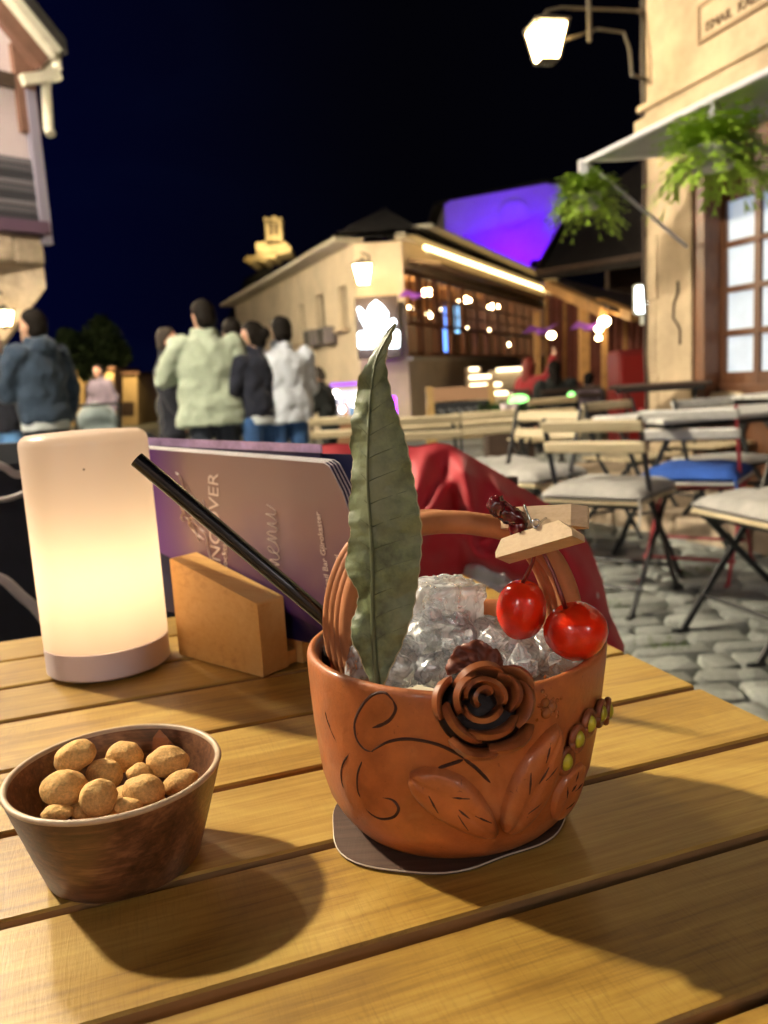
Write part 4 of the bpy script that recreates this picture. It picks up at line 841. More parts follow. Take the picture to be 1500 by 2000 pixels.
def bistro_table(label, loc, rz, L=1.0, Wd=.6, H=.72, wood=None):
    wood = wood or M_SLAT
    t = thing('folding_table', label, 'table', loc, rz, 'folding bistro tables')
    n = 8
    for k in range(n): m = MB(); m.box((0, -Wd / 2 + Wd * (k + .5) / n, H - .012), (L, Wd / n - .008, .022), None, .004); m.build('top_slat', wood, t)
    m = MB(); [m.bar((s * (L / 2 - .06), -Wd / 2, H - .035), (s * (L / 2 - .06), Wd / 2, H - .035), .022, .02) for s in (-1, 1)]; [m.bar((-L / 2 + .04, s * (Wd / 2 - .04), H - .035), (L / 2 - .04, s * (Wd / 2 - .04), H - .035), .02, .02) for s in (-1, 1)]; m.build('frame', M_BLACK, t)
    for s in (-1, 1):
        for e in (-1, 1): m = MB(); m.bar((s * (L / 2 - .10), e * .30, .0), (s * (L / 2 - .10), -e * .24, H - .04), .024, .012, (0, 1, 0)); m.build('leg', M_BLACK, t)
    m = MB(); m.bar((-L / 2 + .1, 0, .36), (L / 2 - .1, 0, .36), .014, .014); m.build('stretcher', M_BLACK, t)
    return t
# heading: a chair's seat opens along its local +y
h = lambda dx, dy: math.atan2(-dx, dy)
def chair_at(label, xl, xr, yb, Yb, head, **kw):
    """xl, xr: pixel span of the upper back slat at about distance Yb"""
    a, b = onY(xl, yb, Yb), onY(xr, yb, Yb); c = (a + b) / 2; rz = h(*head); off = Matrix.Rotation(rz, 3, 'Z') @ Vector((0, -.172, 0))
    return bistro_chair(label, (c.x - off.x, c.y - off.y, 0), rz, **kw)
chair_at('black folding chair with pale slats and grey cushion left of red one', 1072, 1232, 822, 3.25, (.62, .80), cushion=M_GREYCLOTH, cush_label='grey cushion on the black chair left of the red chair')
chair_at('red-legged folding chair with white slats', 1266, 1418, 824, 3.6, (.55, .83), metal=M_REDMET, wood=M_SLATW, cushion=M_BLUECLOTH, cush_label='bright blue cushion on the red-legged chair')
p = onz(1452, 1180, 0); bistro_chair('nearest black folding chair cut by the right frame edge', (1.37, 2.76, 0), h(-.97, -.25), cushion=M_GREYCLOTH, cush_label='pale cushion on nearest chair at the right frame edge')
chair_at('black folding chair with honey slats behind the grey-cushioned one', 1022, 1120, 822, 4.2, (-.75, -.66), cushion=M_GREYCLOTH, cush_label='grey cushion on the chair turned towards us near the red jacket')
chair_at('folding chair with greenish slats behind the chalkboard feet', 905, 990, 832, 4.7, (.2, -.95), cushion=M_GREYCLOTH, cush_label='grey cushion on the far chair by the chalkboard feet')
chair_at('folding chair with pale slats seen just right of the long leaf', 790, 868, 838, 4.55, (.1, .95))
chair_at('far folding chair against the dark wood below the brown window', 1375, 1455, 745, 5.4, (-.8, -.5))
chair_at('folding chair half hidden beside the old man in dark cap', 640, 700, 842, 5.2, (.1, .95))
chair_at('folding chair with pale slats behind the table of the red-legged chair', 1150, 1225, 800, 5.0, (.5, -.85))
chair_at('folding chair farthest back beside the planter of green lights', 1050, 1110, 792, 6.4, (-.3, .95))
chair_at('white-slatted folding chair behind the blue cushion near the terrace', 1330, 1420, 800, 4.6, (.3, -.95), wood=M_SLATW)
bistro_table('pale folding table behind the red-legged chair', (1.72, 4.02, 0), .25, 1.15, .62, .735, M_SLATW)
bistro_table('weathered folding table right of the long leaf', (.48, 5.25, 0), .05, 1.1, .6, .70)
tb = onY(1280, 765, 5.35); bistro_table('dark folding table against the plaster pillar', (tb.x + .05, 5.4, .12), -.35, .62, .5, .735, M_DARKWOOD)
bistro_table('folding table half hidden at the right frame edge', (2.45, 4.55, .12), .6, .8, .6, .66, M_SLATW)
# two small glasses on the weathered table
M_TUMBLER = mat('glass_tumbler', (.9, .92, .95), .03, trans=.9, ior=1.45)
for x, lab in ((988, 'left of two small glasses on the weathered table'), (1005, 'right of two small glasses on the weathered table')):
    p = onY(x, 830, 5.25); t = thing('glass', lab, 'glass', (p.x, 5.25, .7), 0, 'two small glasses'); m = MB(); m.lathe([(0, .002), (.026, .002), (.032, .09), (.030, .09), (.024, .008), (0, .008)], 20); m.build('tumbler', M_WHITEPL, t, True, 40)

# ================================================================== PEOPLE
def ell(mb, c, r, rot=None): mb.sph(c, r, 14, 10, rot)
def cap(mb, a, b, r1, r2, n=12):
    a, b = Vector(a), Vector(b); d = (b - a); L = d.length; d = d / L; pts = []; rs_ = []
    for k in range(5): th = math.pi / 2 * k / 4; pts.append(a - d * r1 * math.cos(th)); rs_.append(max(1e-4, r1 * math.sin(th)))
    for k in range(5): th = math.pi / 2 * k / 4; pts.append(b + d * r2 * math.sin(th)); rs_.append(max(1e-4, r2 * math.cos(th)))
    mb.tube(pts, rs_, n)
def loft(mb, rings, n=20):
    """closed stack of ellipses: (z, rx, ry, cx, cy)"""
    vs = []
    for (z, rx, ry, cx, cy_) in rings:
        for k in range(n): a = 2 * math.pi * k / n; vs.append(Vector((cx + rx * math.cos(a), cy_ + ry * math.sin(a), z)))
    fs = [(i * n + k, i * n + (k + 1) % n, (i + 1) * n + (k + 1) % n, (i + 1) * n + k) for i in range(len(rings) - 1) for k in range(n)]
    fs += [tuple(range(n - 1, -1, -1)), tuple((len(rings) - 1) * n + k for k in range(n))]; mb.add(vs, fs)
TEX = bpy.data.textures.new('cloth_folds', 'CLOUDS'); TEX.noise_scale = .12; TEX.noise_depth = 2
def blob(mb, name, mt, parent, voxel=.012, smooth=4, fold=0.0):
    o = mb.build(name, mt, parent, True)
    r = o.modifiers.new('union', 'REMESH'); r.mode = 'VOXEL'; r.voxel_size = voxel; r.use_smooth_shade = True
    s = o.modifiers.new('soften', 'SMOOTH'); s.iterations = smooth; s.factor = .5
    if fold: d = o.modifiers.new('folds', 'DISPLACE'); d.texture = TEX; d.strength = fold; d.mid_level = .5; d.texture_coords = 'LOCAL'
    return o
def person(label, loc, rz, H, top, trouser, hair=None, hairstyle='short', elbowL=None, handL=None, elbowR=None, handR=None, hem=.86, flare=.0, hood=False, collar=True, seated=False, headturn=0.0, headtilt=0.0, lean=0.0, bald=False, shirt=None, cap_m=None, bulk=1.0):
    k = H / 1.75; t = thing('person', label, 'person', loc, rz, 'people out in the street'); S = lambda *p: Vector(p) * k
    hair = hair or M_HAIR; hipz = .93 if not seated else .50
    dz = hipz - .93; U = lambda x, y, z: S(x, y + lean * max(0, (z - .93)), z + dz)
    hip = {s: U(s * .09, 0, .93) for s in (-1, 1)}
    knee = {s: (S(s * .10, .02, .50) if not seated else S(s * .12, .44, .50)) for s in (-1, 1)}
    ank = {s: (S(s * .11, -.01, .09) if not seated else S(s * .12, .42, .09)) for s in (-1, 1)}
    sh = {s: U(s * .185 * bulk, 0, 1.41) for s in (-1, 1)}
    el = {-1: U(*(elbowL or (-.27, -.03, 1.14))), 1: U(*(elbowR or (.27, -.03, 1.14)))}
    ha = {-1: U(*(handL or (-.27, .07, .91))), 1: U(*(handR or (.27, .07, .91)))}
    hc = U(0, .02, 1.625); HR = Matrix.Rotation(headturn, 3, 'Z') @ Matrix.Rotation(headtilt, 3, 'X')
    hd = lambda x, y, z: hc + HR @ S(x, y, z)
    b = MB()
    ell(b, hc, S(.074, .092, .112), HR); ell(b, hd(0, .03, -.05), S(.056, .062, .068), HR); cap(b, U(0, -.01, 1.42), hd(0, -.01, -.07), .058 * k, .052 * k)
    cap(b, hd(0, .088, .012), hd(0, .108, -.022), .010 * k, .014 * k, 8); ell(b, hd(0, .092, -.062), S(.024, .014, .010), HR); ell(b, hd(0, .082, -.095), S(.026, .022, .02), HR); ell(b, hd(0, .074, .028), S(.052, .02, .013), HR)
    for s in (-1, 1): ell(b, hd(s * .076, -.005, -.008), S(.012, .022, .033), HR)
    loft(b, [(U(0, 0, z).z, rx * k * bulk, ry * k, 0, U(0, 0, z).y) for z, rx, ry in ((.86, .15, .10), (.95, .165, .105), (1.10, .14, .095), (1.28, .165, .11), (1.40, .16, .09), (1.46, .07, .06))])
    for s in (-1, 1):
        cap(b, hip[s], knee[s], .082 * k, .056 * k); cap(b, knee[s], ank[s], .055 * k, .036 * k); cap(b, ank[s] + S(0, -.03, -.05), ank[s] + S(0, .14, -.06), .034 * k, .028 * k)
        cap(b, sh[s], el[s], .050 * k, .040 * k); cap(b, el[s], ha[s], .038 * k, .027 * k)
        d = (ha[s] - el[s]).normalized(); sd = d.cross(Vector((0, 1, 0))); sd = (sd if sd.length > .1 else Vector((1, 0, 0))).normalized(); nn = d.cross(sd); pc = ha[s] + d * .055 * k
        ell(b, pc, S(.018, .04, .05), Matrix((nn, sd, d)).transposed())
        for j, (o, L) in enumerate(((-.030, .060), (-.010, .075), (.010, .072), (.029, .055))):
            f0 = pc + sd * o * k + d * .03 * k; f1 = f0 + d * L * .55 * k + nn * .012 * k; f2 = f1 + d * L * .4 * k + nn * .026 * k; cap(b, f0, f1, .0095 * k, .009 * k, 6); cap(b, f1, f2, .009 * k, .0075 * k, 6)
        cap(b, pc + sd * -s * .02 * k - d * .02 * k, pc + sd * -s * .052 * k + d * .035 * k + nn * .015 * k, .012 * k, .009 * k, 6)
    blob(b, 'body', M_SKIN, t, .0085, 2)
    e = MB()
    for s in (-1, 1): ell(e, hd(s * .030, .083, .008), S(.011, .008, .009), HR)
    e.build('eye', M_HAIR, t, True)
    # hair
    if not bald:
        m = MB(); cpt = hd(0, -.012, .018)
        if hairstyle == 'short': ell(m, hd(0, -.014, .024), S(.092, .106, .112), HR); ell(m, hd(0, -.045, -.03), S(.086, .074, .082), HR)
        elif hairstyle == 'bun': ell(m, cpt, S(.097, .112, .117), HR); ell(m, hd(0, -.05, -.05), S(.075, .07, .08), HR); ell(m, hd(0, -.125, .0), S(.055, .05, .055), HR)
        else: ell(m, cpt, S(.099, .110, .117), HR); cap(m, hd(0, -.045, .0), hd(0, -.07, -.20), .085 * k, .07 * k)
        o = blob(m, 'hair', hair, t, .01, 3, .012); 
        # cut the hair off the face
        cb = bpy.data.objects.new('hair', None) if False else None
        for v in o.data.vertices:
            q = HR.transposed() @ (v.co - hc)
            lim = .050 * k if q.z > .055 * k else .012 * k
            if q.y > lim and q.z < .075 * k: q.y = lim - .25 * (q.y - lim); v.co = hc + HR @ q
    if cap_m:
        m = MB(); ell(m, hd(0, 0, .055), S(.088, .10, .065), HR); ell(m, hd(0, .10, .045), S(.06, .06, .012), HR); blob(m, 'cap', cap_m, t, .009, 2)
    # trousers and shoes
    m = MB(); loft(m, [(U(0, 0, z).z, rx * k * bulk, ry * k, 0, U(0, 0, z).y) for z, rx, ry in ((.84, .12, .10), (.90, .18, .125), (1.0, .172, .12), (1.04, .165, .115))])
    for s in (-1, 1): cap(m, hip[s] + S(0, 0, -.03), knee[s], .10 * k, .076 * k); cap(m, knee[s], ank[s] + S(0, 0, .0), .076 * k, .062 * k)
    blob(m, 'trousers', trouser, t, .012, 3, .02)
    for s in (-1, 1):
        m = MB(); cap(m, ank[s] + S(0, -.04, -.045), ank[s] + S(0, .15, -.055), .046 * k, .036 * k); blob(m, 'shoe', M_SHOE, t, .012, 2)
    if shirt: m = MB(); loft(m, [(U(0, 0, z).z, rx * k * bulk, ry * k, 0, U(0, 0, z).y) for z, rx, ry in ((hem - .06, .188 + flare, .138), (hem - .05, .19 + flare, .14), (hem + .15, .18, .13))]); blob(m, 'shirt', shirt, t, .011, 2)
    # jacket
    m = MB(); rg = [(hem, .20 + flare, .145 + flare * .6), (hem + .012, .206 + flare, .15 + flare * .6), (1.0 if hem < .95 else hem + .05, .198 + flare * .7, .148 + flare * .4), (1.14, .192 + flare * .3, .142), (1.28, .205, .148), (1.38, .205, .13), (1.44, .15, .105), (1.475, .088, .08)]
    if collar: rg += [(1.53, .082, .078)]
    loft(m, [(U(0, 0, z).z, rx * k * bulk, ry * k, 0, U(0, 0, z).y) for z, rx, ry in rg], 24)
    for s in (-1, 1): cap(m, sh[s], el[s], .082 * k * bulk, .066 * k * bulk); cap(m, el[s], el[s].lerp(ha[s], .95), .066 * k * bulk, .050 * k * bulk)
    if hood: ell(m, U(0, -.085, 1.475), S(.115, .075, .085)); 
    blob(m, 'jacket', top, t, .012, 3, .062)
    return t
def cloth(name, c, rough=.9): return mat(name, c, rough, noise_s=8, noise_a=.18, bump=.25, bump_s=90, sheen=.1)
C_NAVY = cloth('navy_fleece', (.018, .034, .062)); C_COAT = cloth('pale_green_coat', (.31, .36, .28)); C_DARK = cloth('dark_suit', (.007, .008, .016)); C_CARD = cloth('navy_cardigan', (.006, .008, .020)); C_WHITE = cloth('white_puffer', (.50, .54, .62)); C_BLACKC = cloth('black_coat', (.008, .010, .010))
C_JEAN = cloth('blue_jeans', (.025, .075, .20)); C_LJEAN = cloth('light_blue_jeans', (.10, .24, .50)); C_DTROU = cloth('dark_trousers', (.018, .024, .040)); C_SHIRT = cloth('pale_shirt', (.46, .50, .52)); C_REDC = cloth('red_sweater', (.28, .02, .025)); C_MAUVE = cloth('mauve_sweater', (.16, .13, .18)); C_BEIGE = cloth('beige_trousers', (.25, .21, .15))
def stand(label, px, py, Y, rz, top, trouser, **kw):
    p = onY(px, py, Y); return person(label, (p.x, Y, 0), rz, p.z, top, trouser, **kw)
stand('man in navy hooded jacket over a pale shirt, face turned left', 62, 604, 5.9, R(62), C_NAVY, C_DTROU, hood=True, headturn=R(15), shirt=C_SHIRT, elbowL=(-.24, .10, 1.12), handL=(-.08, .28, 1.12), bulk=1.08, hem=.90)
stand('person in light blue jeans cut off by the left frame edge', -25, 640, 6.3, R(-20), C_DARK, C_LJEAN)
stand('man in dark clothes with greying hair facing the pale green coat', 322, 640, 6.9, R(-75), C_DARK, C_DARK, hair=M_HAIRG, hem=.72, elbowL=(-.25, .06, 1.12), handL=(-.15, .30, 1.25), headturn=R(-15))
stand('man in long pale green coat seen from behind, head slightly left', 393, 586, 6.0, R(14), C_COAT, C_DTROU, hem=.79, flare=.045, headturn=R(30), headtilt=R(-8), elbowL=(-.34, .06, 1.16), handL=(-.16, .32, 1.25), elbowR=(.31, .02, 1.13), handR=(.20, .26, 1.05), bulk=1.12)
stand('dark-haired person hidden behind the pale green coat shoulder', 452, 622, 6.7, R(30), C_DARK, C_DTROU)
stand('woman in navy cardigan with dark hair in a bun', 492, 628, 6.1, R(48), C_CARD, C_JEAN, hairstyle='bun', headturn=R(28), headtilt=R(-10), shirt=C_SHIRT, hem=.92, elbowL=(-.26, .04, 1.12), handL=(-.12, .26, 1.02), elbowR=(.26, -.06, 1.13), bulk=.92)
stand('man in white jacket and blue jeans seen from behind', 546, 618, 6.2, R(20), C_WHITE, C_JEAN, hem=.83, elbowL=(-.26, .08, 1.13), handL=(-.14, .30, 1.05), elbowR=(.235, .03, 1.13), handR=(.14, .24, 1.0), headturn=R(18), bulk=1.10, flare=.02)
stand('old man in black coat and flat cap beyond the white jacket', 636, 716, 8.6, R(70), C_BLACKC, C_BLACKC, hair=M_HAIRG, cap_m=C_REDC, hem=.62, lean=.18, headtilt=R(-20), elbowL=(-.22, .12, 1.12), handL=(-.08, .34, 1.0))
stand('far person in pale clothes behind the stroller', 192, 712, 13.0, R(160), C_MAUVE, C_BEIGE)
def sit(label, px, py, Y, rz, top, trouser, **kw):
    p = onY(px, py, Y); return person(label, (p.x, Y, 0), rz, (p.z) / (1.74 - .43) * 1.75, top, trouser, seated=True, **kw)
sit('seated person in red raising one arm near the porch', 1032, 700, 10.6, R(-60), C_REDC, C_DTROU, elbowR=(.30, .10, 1.45), handR=(.34, .16, 1.72), hair=mat('red_hair', (.16, .02, .012), .6), hairstyle='long')
sit('seated person in black seen from behind beside green light', 1082, 706, 9.6, R(5), C_BLACKC, C_BLACKC, hairstyle='long', bulk=1.15)
sit('seated person in mauve sweater right of the one in black', 1150, 728, 10.2, R(-35), C_MAUVE, C_BEIGE, hairstyle='short')
for (px, Y, rz, lab) in ((1032, 10.6, R(-60), 'chair under the seated person in red'), (1082, 9.6, R(5), 'chair under the seated person in black'), (1150, 10.2, R(-35), 'chair under the seated person in mauve')):
    p = onY(px, 740, Y); bistro_chair(lab, (p.x, Y, 0), rz, wood=M_DARKWOOD)

# ================================================================== STROLLER
sp_ = onY(192, 835, 8.2); zt_ = onY(190, 790, 8.2).z
st_ = thing('baby_stroller', 'grey hooded baby stroller between the navy jacket and dark clothes', 'stroller', (sp_.x, 8.2, 0), R(20)); kz_ = zt_
M_HOOD = cloth('grey_hood', (.20, .25, .26)); M_HOOD2 = cloth('pale_hood_band', (.36, .40, .40))
m = MB()
def hoodf(u, v): a = math.pi * u; b = -.1 + 1.5 * v; return Vector((.19 * math.cos(a), -.22 * math.sin(b) * math.sin(a) ** .6 + .05, kz_ - .24 + .24 * math.sin(a) ** .8 * math.cos(b * .75)))
m.shell(hoodf, 20, 10, .008); m.build('hood', M_HOOD, st_, True)
m = MB(); m.tube([hoodf(u / 20, 0) + Vector((0, .01, .006)) for u in range(21)], .018, 8); m.build('hood_rim', M_HOOD2, st_, True)
m = MB(); m.box((0, .05, kz_ - .42), (.34, .42, .06), None, .02); m.box((0, -.14, kz_ - .26), (.34, .06, .34), Matrix.Rotation(-.3, 3, 'X'), .02); m.build('seat', M_HOOD, st_)
for s in (-1, 1):
    m = MB(); m.tube([(s * .2, .38, .12), (s * .2, -.02, kz_ - .36), (s * .2, -.42, kz_ + .0)], .014, 8); m.tube([(s * .2, -.30, .12), (s * .2, .02, kz_ - .40)], .014, 8); m.build('frame', M_BLACK, st_)
    for y in (.38, -.30):
        m = MB(); w0 = MB(); 
        for k in range(20): a, b = 2 * math.pi * k / 20, 2 * math.pi * (k + 1) / 20; m.bar((s * .22, y + .105 * math.cos(a), .12 + .105 * math.sin(a)), (s * .22, y + .105 * math.cos(b), .12 + .105 * math.sin(b)), .03, .03)
        for k in range(6): a = math.pi * k / 3; m.bar((s * .22, y, .12), (s * .22, y + .1 * math.cos(a), .12 + .1 * math.sin(a)), .008, .008)
        m.build('wheel', M_BLACK, st_)
m = MB(); m.tube([(-.2, -.42, kz_), (.2, -.42, kz_)], .016, 8); m.build('push_bar', M_BLACK, st_)
# ================================================================== THE CAFE TABLE
T = .755; TA = R(18.7); TU = Vector((math.cos(TA), math.sin(TA), 0)); TN = Vector((-math.sin(TA), math.cos(TA), 0))
MT = Matrix((TU, TN, Vector((0, 0, 1)))).transposed()
tab = thing('cafe_table', 'honey-coloured slatted wooden cafe table under the clay cup', 'table', TU * -.15 + TN * .45)
cuts = [-.11, -.032, .045, .122, .199, .276, .353, .4325, .5115, .5965, .670, .744, .813]
gaps = {.276: .0075, .353: .006, .4325: .0055, .5115: .0032, .5965: .0065}
for a, b in zip(cuts[:-1], cuts[1:]):
    ga = gaps.get(a, .0055) / 2; gb = gaps.get(b, .0055) / 2; w = b - gb - a - ga; L = 1.06
    c = TU * (.362 - L / 2 + rs.uniform(-.0015, .0015)) + TN * ((a + ga + b - gb) / 2); m = MB(); m.box((0, 0, 0), (L, w, .019), None, .0012)
    o = m.build('plank', [M_TABLE, M_TABLE_EDGE])
    for pl in o.data.polygons: pl.material_index = 1 if abs(pl.normal.z) < .3 else 0
    o.location = (c.x, c.y, T - .0095 - rs.uniform(0, .0004)); o.rotation_euler = (0, 0, TA); o.parent = tab; o.matrix_parent_inverse = mat_world(tab).inverted()
for u in (.25, -.17, -.60):
    m = MB(); m.box((0, 0, 0), (.05, .90, .03), None, .002); o = m.build('cross_rail', M_TABLE); c = TU * u + TN * .35; o.location = (c.x, c.y, T - .0355); o.rotation_euler = (0, 0, TA); o.parent = tab; o.matrix_parent_inverse = mat_world(tab).inverted()
for u in (.31, -.64):
    for n_ in (-.05, .76): m = MB(); c = TU * u + TN * n_; m.box((c.x, c.y, (T - .05) / 2), (.045, .045, T - .05), MT, .003); place(m.build('leg', M_TABLE), tab)

# ------------------------------------------------------------------ clay cup
CB = Vector((.0270, .3885, T + .0022)); CH = .0835; RIMOFF = Vector((.004, .002, 0))
PROF = [(0, .0505), (.0018, .0530), (.005, .0560), (.010, .0597), (.017, .0636), (.027, .0667), (.040, .0688), (.053, .0704), (.066, .0716), (.078, .0725), (.0835, .0727)]
def crad(z):
    for (z0, r0), (z1, r1) in zip(PROF[:-1], PROF[1:]):
        if z <= z1: return r0 + (r1 - r0) * (z - z0) / (z1 - z0)
    return PROF[-1][1]
def cax(z): return CB + RIMOFF * (max(0, z) / CH) + Vector((0, 0, z))
def cup_hit(x, y, off=0.0):
    d = ray(x, y); t = .2
    best = None
    while t < .6:
        p = CAM + d * t; z = p.z - CB.z
        if -.001 < z < CH + .001:
            q = p - cax(z); k = math.hypot(q.x, q.y) - crad(z) - off
            if k <= 0: return p
            if best is None or k < best[0]: best = (k, p)
        t += .0004
    return best[1]
def cup_n(p):
    z = p.z - CB.z; q = p - cax(z); a = Vector((q.x, q.y, 0)).normalized(); s = (crad(z + .002) - crad(z - .002)) / .004; return Vector((a.x, a.y, -s)).normalized()
cup = thing('clay_cup', 'terracotta clay cup with arched handle, moulded rose and leaves', 'cup', CB)
m = MB(); NS = 96
prof = [(r, z) for z, r in PROF] + [(.0722, .0855), (.0708, .0866), (.0692, .0862), (.0678, .0845), (.0668, .080), (.0655, .066), (.0625, .05), (.056, .034), (.03, .030), (0, .030)]
prof = [(0, .0)] + prof
def cupv(i, k):
    r, z = prof[i]; a = 2 * math.pi * k / NS; w = 1 + .006 * math.sin(2 * a + .7) + .003 * math.sin(5 * a + z * 30); zz = z + (.0012 * math.sin(2 * a + 1.0) * (z / CH) if z > .03 else 0); return cax(z) - Vector((0, 0, z)) + Vector((r * w * math.cos(a), r * w * math.sin(a), zz))
m.add([cupv(i, k) for i in range(len(prof)) for k in range(NS)], [(i * NS + k, i * NS + (k + 1) % NS, (i + 1) * NS + (k + 1) % NS, (i + 1) * NS + k) for i in range(len(prof) - 1) for k in range(NS)])
place(m.build('cup_body', M_CLAY, smooth=True), cup)
def spline(pts, n=40):
    P = [Vector(p) for p in pts]; out = []; K = len(P) - 1
    for i in range(n + 1):
        s = i / n * K; k = min(int(s), K - 1); t = s - k; p0, p1, p2, p3 = P[max(k - 1, 0)], P[k], P[k + 1], P[min(k + 2, K)]
        out.append(.5 * ((2 * p1) + (p2 - p0) * t + (2 * p0 - 5 * p1 + 4 * p2 - p3) * t * t + (3 * p1 - p0 - 3 * p2 + p3) * t ** 3))
    return out
# arched handle of twisted clay strands
hpx = [(704, 1345, .378), (692, 1290, .379), (684, 1225, .380), (694, 1150, .381), (728, 1080, .382), (790, 1034, .383), (860, 1020, .384), (935, 1024, .385), (1010, 1042, .386), (1068, 1082, .387), (1102, 1140, .388), (1119, 1210, .389), (1126, 1280, .389), (1126, 1330, .389)]
back = Vector((-.72, .66, .06)).normalized()
for k, (r, off) in enumerate(((.0056, 0), (.0036, .0048), (.0034, .0090), (.0034, .0128))):
    pts = spline([onY(x, y, Y) for x, y, Y in hpx], 56); cen = Vector((.03, .39, .83))
    pts = [p + back * off + (p - cen).normalized() * (.0012 * (k > 0)) for p in pts]; m = MB(); m.tube(pts, r, 14); place(m.build('handle_strand', M_CLAYH, smooth=True), cup)
# engraved vines
vines = [[(768, 1368), (752, 1353), (730, 1356), (708, 1378), (694, 1410), (697, 1440), (712, 1462), (730, 1468)], [(768, 1368), (773, 1385), (762, 1405), (744, 1416), (728, 1421)],
         [(724, 1468), (760, 1448), (800, 1443), (850, 1452), (890, 1470), (906, 1482)], [(906, 1482), (930, 1500), (957, 1528)], [(904, 1484), (880, 1492), (855, 1500)],
         [(686, 1468), (672, 1490), (668, 1515), (674, 1545)], [(710, 1482), (700, 1510), (700, 1540), (708, 1562)], [(710, 1568), (722, 1585), (745, 1598), (770, 1594), (779, 1578), (768, 1562), (748, 1557)], [(637, 1385), (643, 1410), (662, 1455)]]
for v in vines:
    pts = []
    for p in spline([(x, y, 0) for x, y in v], 24): q = cup_hit(p.x, p.y); pts.append(q + cup_n(q) * .00015)
    n_ = len(pts); m = MB(); m.tube(pts, [.00075 * (.35 + .65 * min(1, 5 * min(i, n_ - 1 - i) / n_)) for i in range(n_)], 6); place(m.build('engraved_vine', M_GROOVE), cup)
# moulded leaves
def clay_leaf(p0, p1, wid, bulge, side_bias=0.0, th=.0042, veins=True, matl=None):
    a, b = Vector((*p0, 0)), Vector((*p1, 0)); d = (b - a); L = d.length; d /= L; nrm = Vector((-d.y, d.x, 0)); mb = MB(); NU, NV = 14, 24
    def f(u, v):
        s = v; w = wid * (math.sin(math.pi * min(1, s ** .85)) ** .75 + .02); x = (u - .5) * 2; p = a + d * L * s + nrm * (x * w + side_bias * math.sin(math.pi * s) * wid)
        q = cup_hit(p.x, p.y); e = (1 - abs(x) ** 3.0) * min(1, 8 * s, 8 * (1 - s)); return q + cup_n(q) * (-.0004 + th * max(0, e) ** .2 + bulge * max(0, e) - .0008 * math.exp(-(x / .1) ** 2) * (1 if 0 < s < 1 else 0))
    mb.grid(f, NU, NV); lf = place(mb.build('clay_leaf', matl or M_CLAY, smooth=True), cup)
    if veins:
        for s0, sg in ((.25, 1), (.4, -1), (.55, 1), (.68, -1), (.5, .15)):
            q0 = f(.5 + .10 * sg, s0); q1 = f(.5 + .30 * sg, s0 + .16); mm = MB(); mm.tube([q0 - cup_n(q0) * .0001, q0.lerp(q1, .5), q1 - cup_n(q1) * .0001], [.0002, .00055, .0002], 6); place(mm.build('leaf_vein', M_GROOVE), cup)
clay_leaf((800, 1508), (972, 1628), 46, .0012, -.15); clay_leaf((984, 1625), (1088, 1412), 38, .0014, .12); clay_leaf((1080, 1600), (1136, 1488), 21, .0004, 0.0, th=.0026, matl=M_CLAY)
# rose: rings of thick petals round an axis pointing out and a little up
rc = cup_hit(946, 1385); rn = cup_n(rc); raxis = (rn + Vector((0, 0, .62)) + Vector((.12, 0, 0))).normalized(); rx = raxis.cross(Vector((0, 0, 1))).normalized(); ry = rx.cross(raxis).normalized()
if ry.z < 0: ry = -ry
rose = place(MB().build('rose', M_CLAYD), cup)
rose.parent = cup; rose.matrix_parent_inverse = mat_world(cup).inverted()
def petal(ang, half, r, wob, h0, h1, th, mt, flare, dx=0.0, dy=0.0, tiltk=0.0):
    """thick curled petal: stands up from the rose's heart, its rim rolling outwards"""
    def f(u, v):
        x = 2 * u - 1; a = ang + half * x; e = 1 - .42 * abs(x) ** 2.6; rr = r * (1 + wob * math.sin(2.2 * a + ang * 3)) + flare * v ** 1.7 * (1 - .35 * x * x) ; hh = h0 + (h1 - h0) * e * math.sin(min(1, v * 1.02) * 1.35) / .976 + tiltk * x * v; K = 1.14; hh *= .85
        return rc + rx * K * (math.cos(a) * rr + dx) + ry * K * (math.sin(a) * rr * .86 + dy) + raxis * hh
    mb = MB(); mb.shell(f, 16, 9, th); place(mb.build('petal', mt, smooth=True, angle=62), rose)
#  angle (0 right, 1.57 up, 4.71 down), half width, radius, wobble, foot, rim height, thickness, clay, flare, shift x, y, tilt
for row in ((.9, 2.0, .0030, .10, .001, .0135, .0018, M_CLAYR, .0006, .0014, .0034, .0006), (1.9, 1.75, .0062, .10, .001, .0150, .0022, M_CLAYR, .0010, .0012, .0030, .0008), (4.9, 1.25, .0066, .12, .001, .0128, .0024, M_CLAYR, .0016, .0014, .0022, -.0010),
            (3.0, .80, .0098, .06, .000, .0132, .0030, M_CLAYR, .0020, .0, .0030, .0006), (.55, .95, .0098, .08, .000, .0136, .0028, M_CLAYR, .0018, .0, .0030, .0), (4.55, .85, .0112, .05, -.001, .0098, .0030, M_CLAYR, .0026, .0005, .0008, .0014),
            (3.35, .62, .0142, .05, -.002, .0112, .0036, M_CLAYR, .0030, .0, .0020, -.0012), (5.75, .70, .0136, .07, -.002, .0104, .0032, M_CLAYR, .0034, .0, .0010, .0012), (1.45, .75, .0128, .05, -.002, .0128, .0030, M_CLAYR, .0020, .0, .0015, .0),
            (4.25, .55, .0158, .05, -.003, .0066, .0030, M_CLAYR, .0040, .0, .0, .0010), (5.15, .50, .0160, .05, -.003, .0058, .0030, M_CLAYR, .0040, .0, .0, -.0010), (2.55, .48, .0155, .05, -.003, .0108, .0032, M_CLAYR, .0030, .0, .0010, .0), (.35, .50, .0160, .05, -.003, .0090, .0030, M_CLAYR, .0030, .0, .0010, .0)):
    petal(*row)
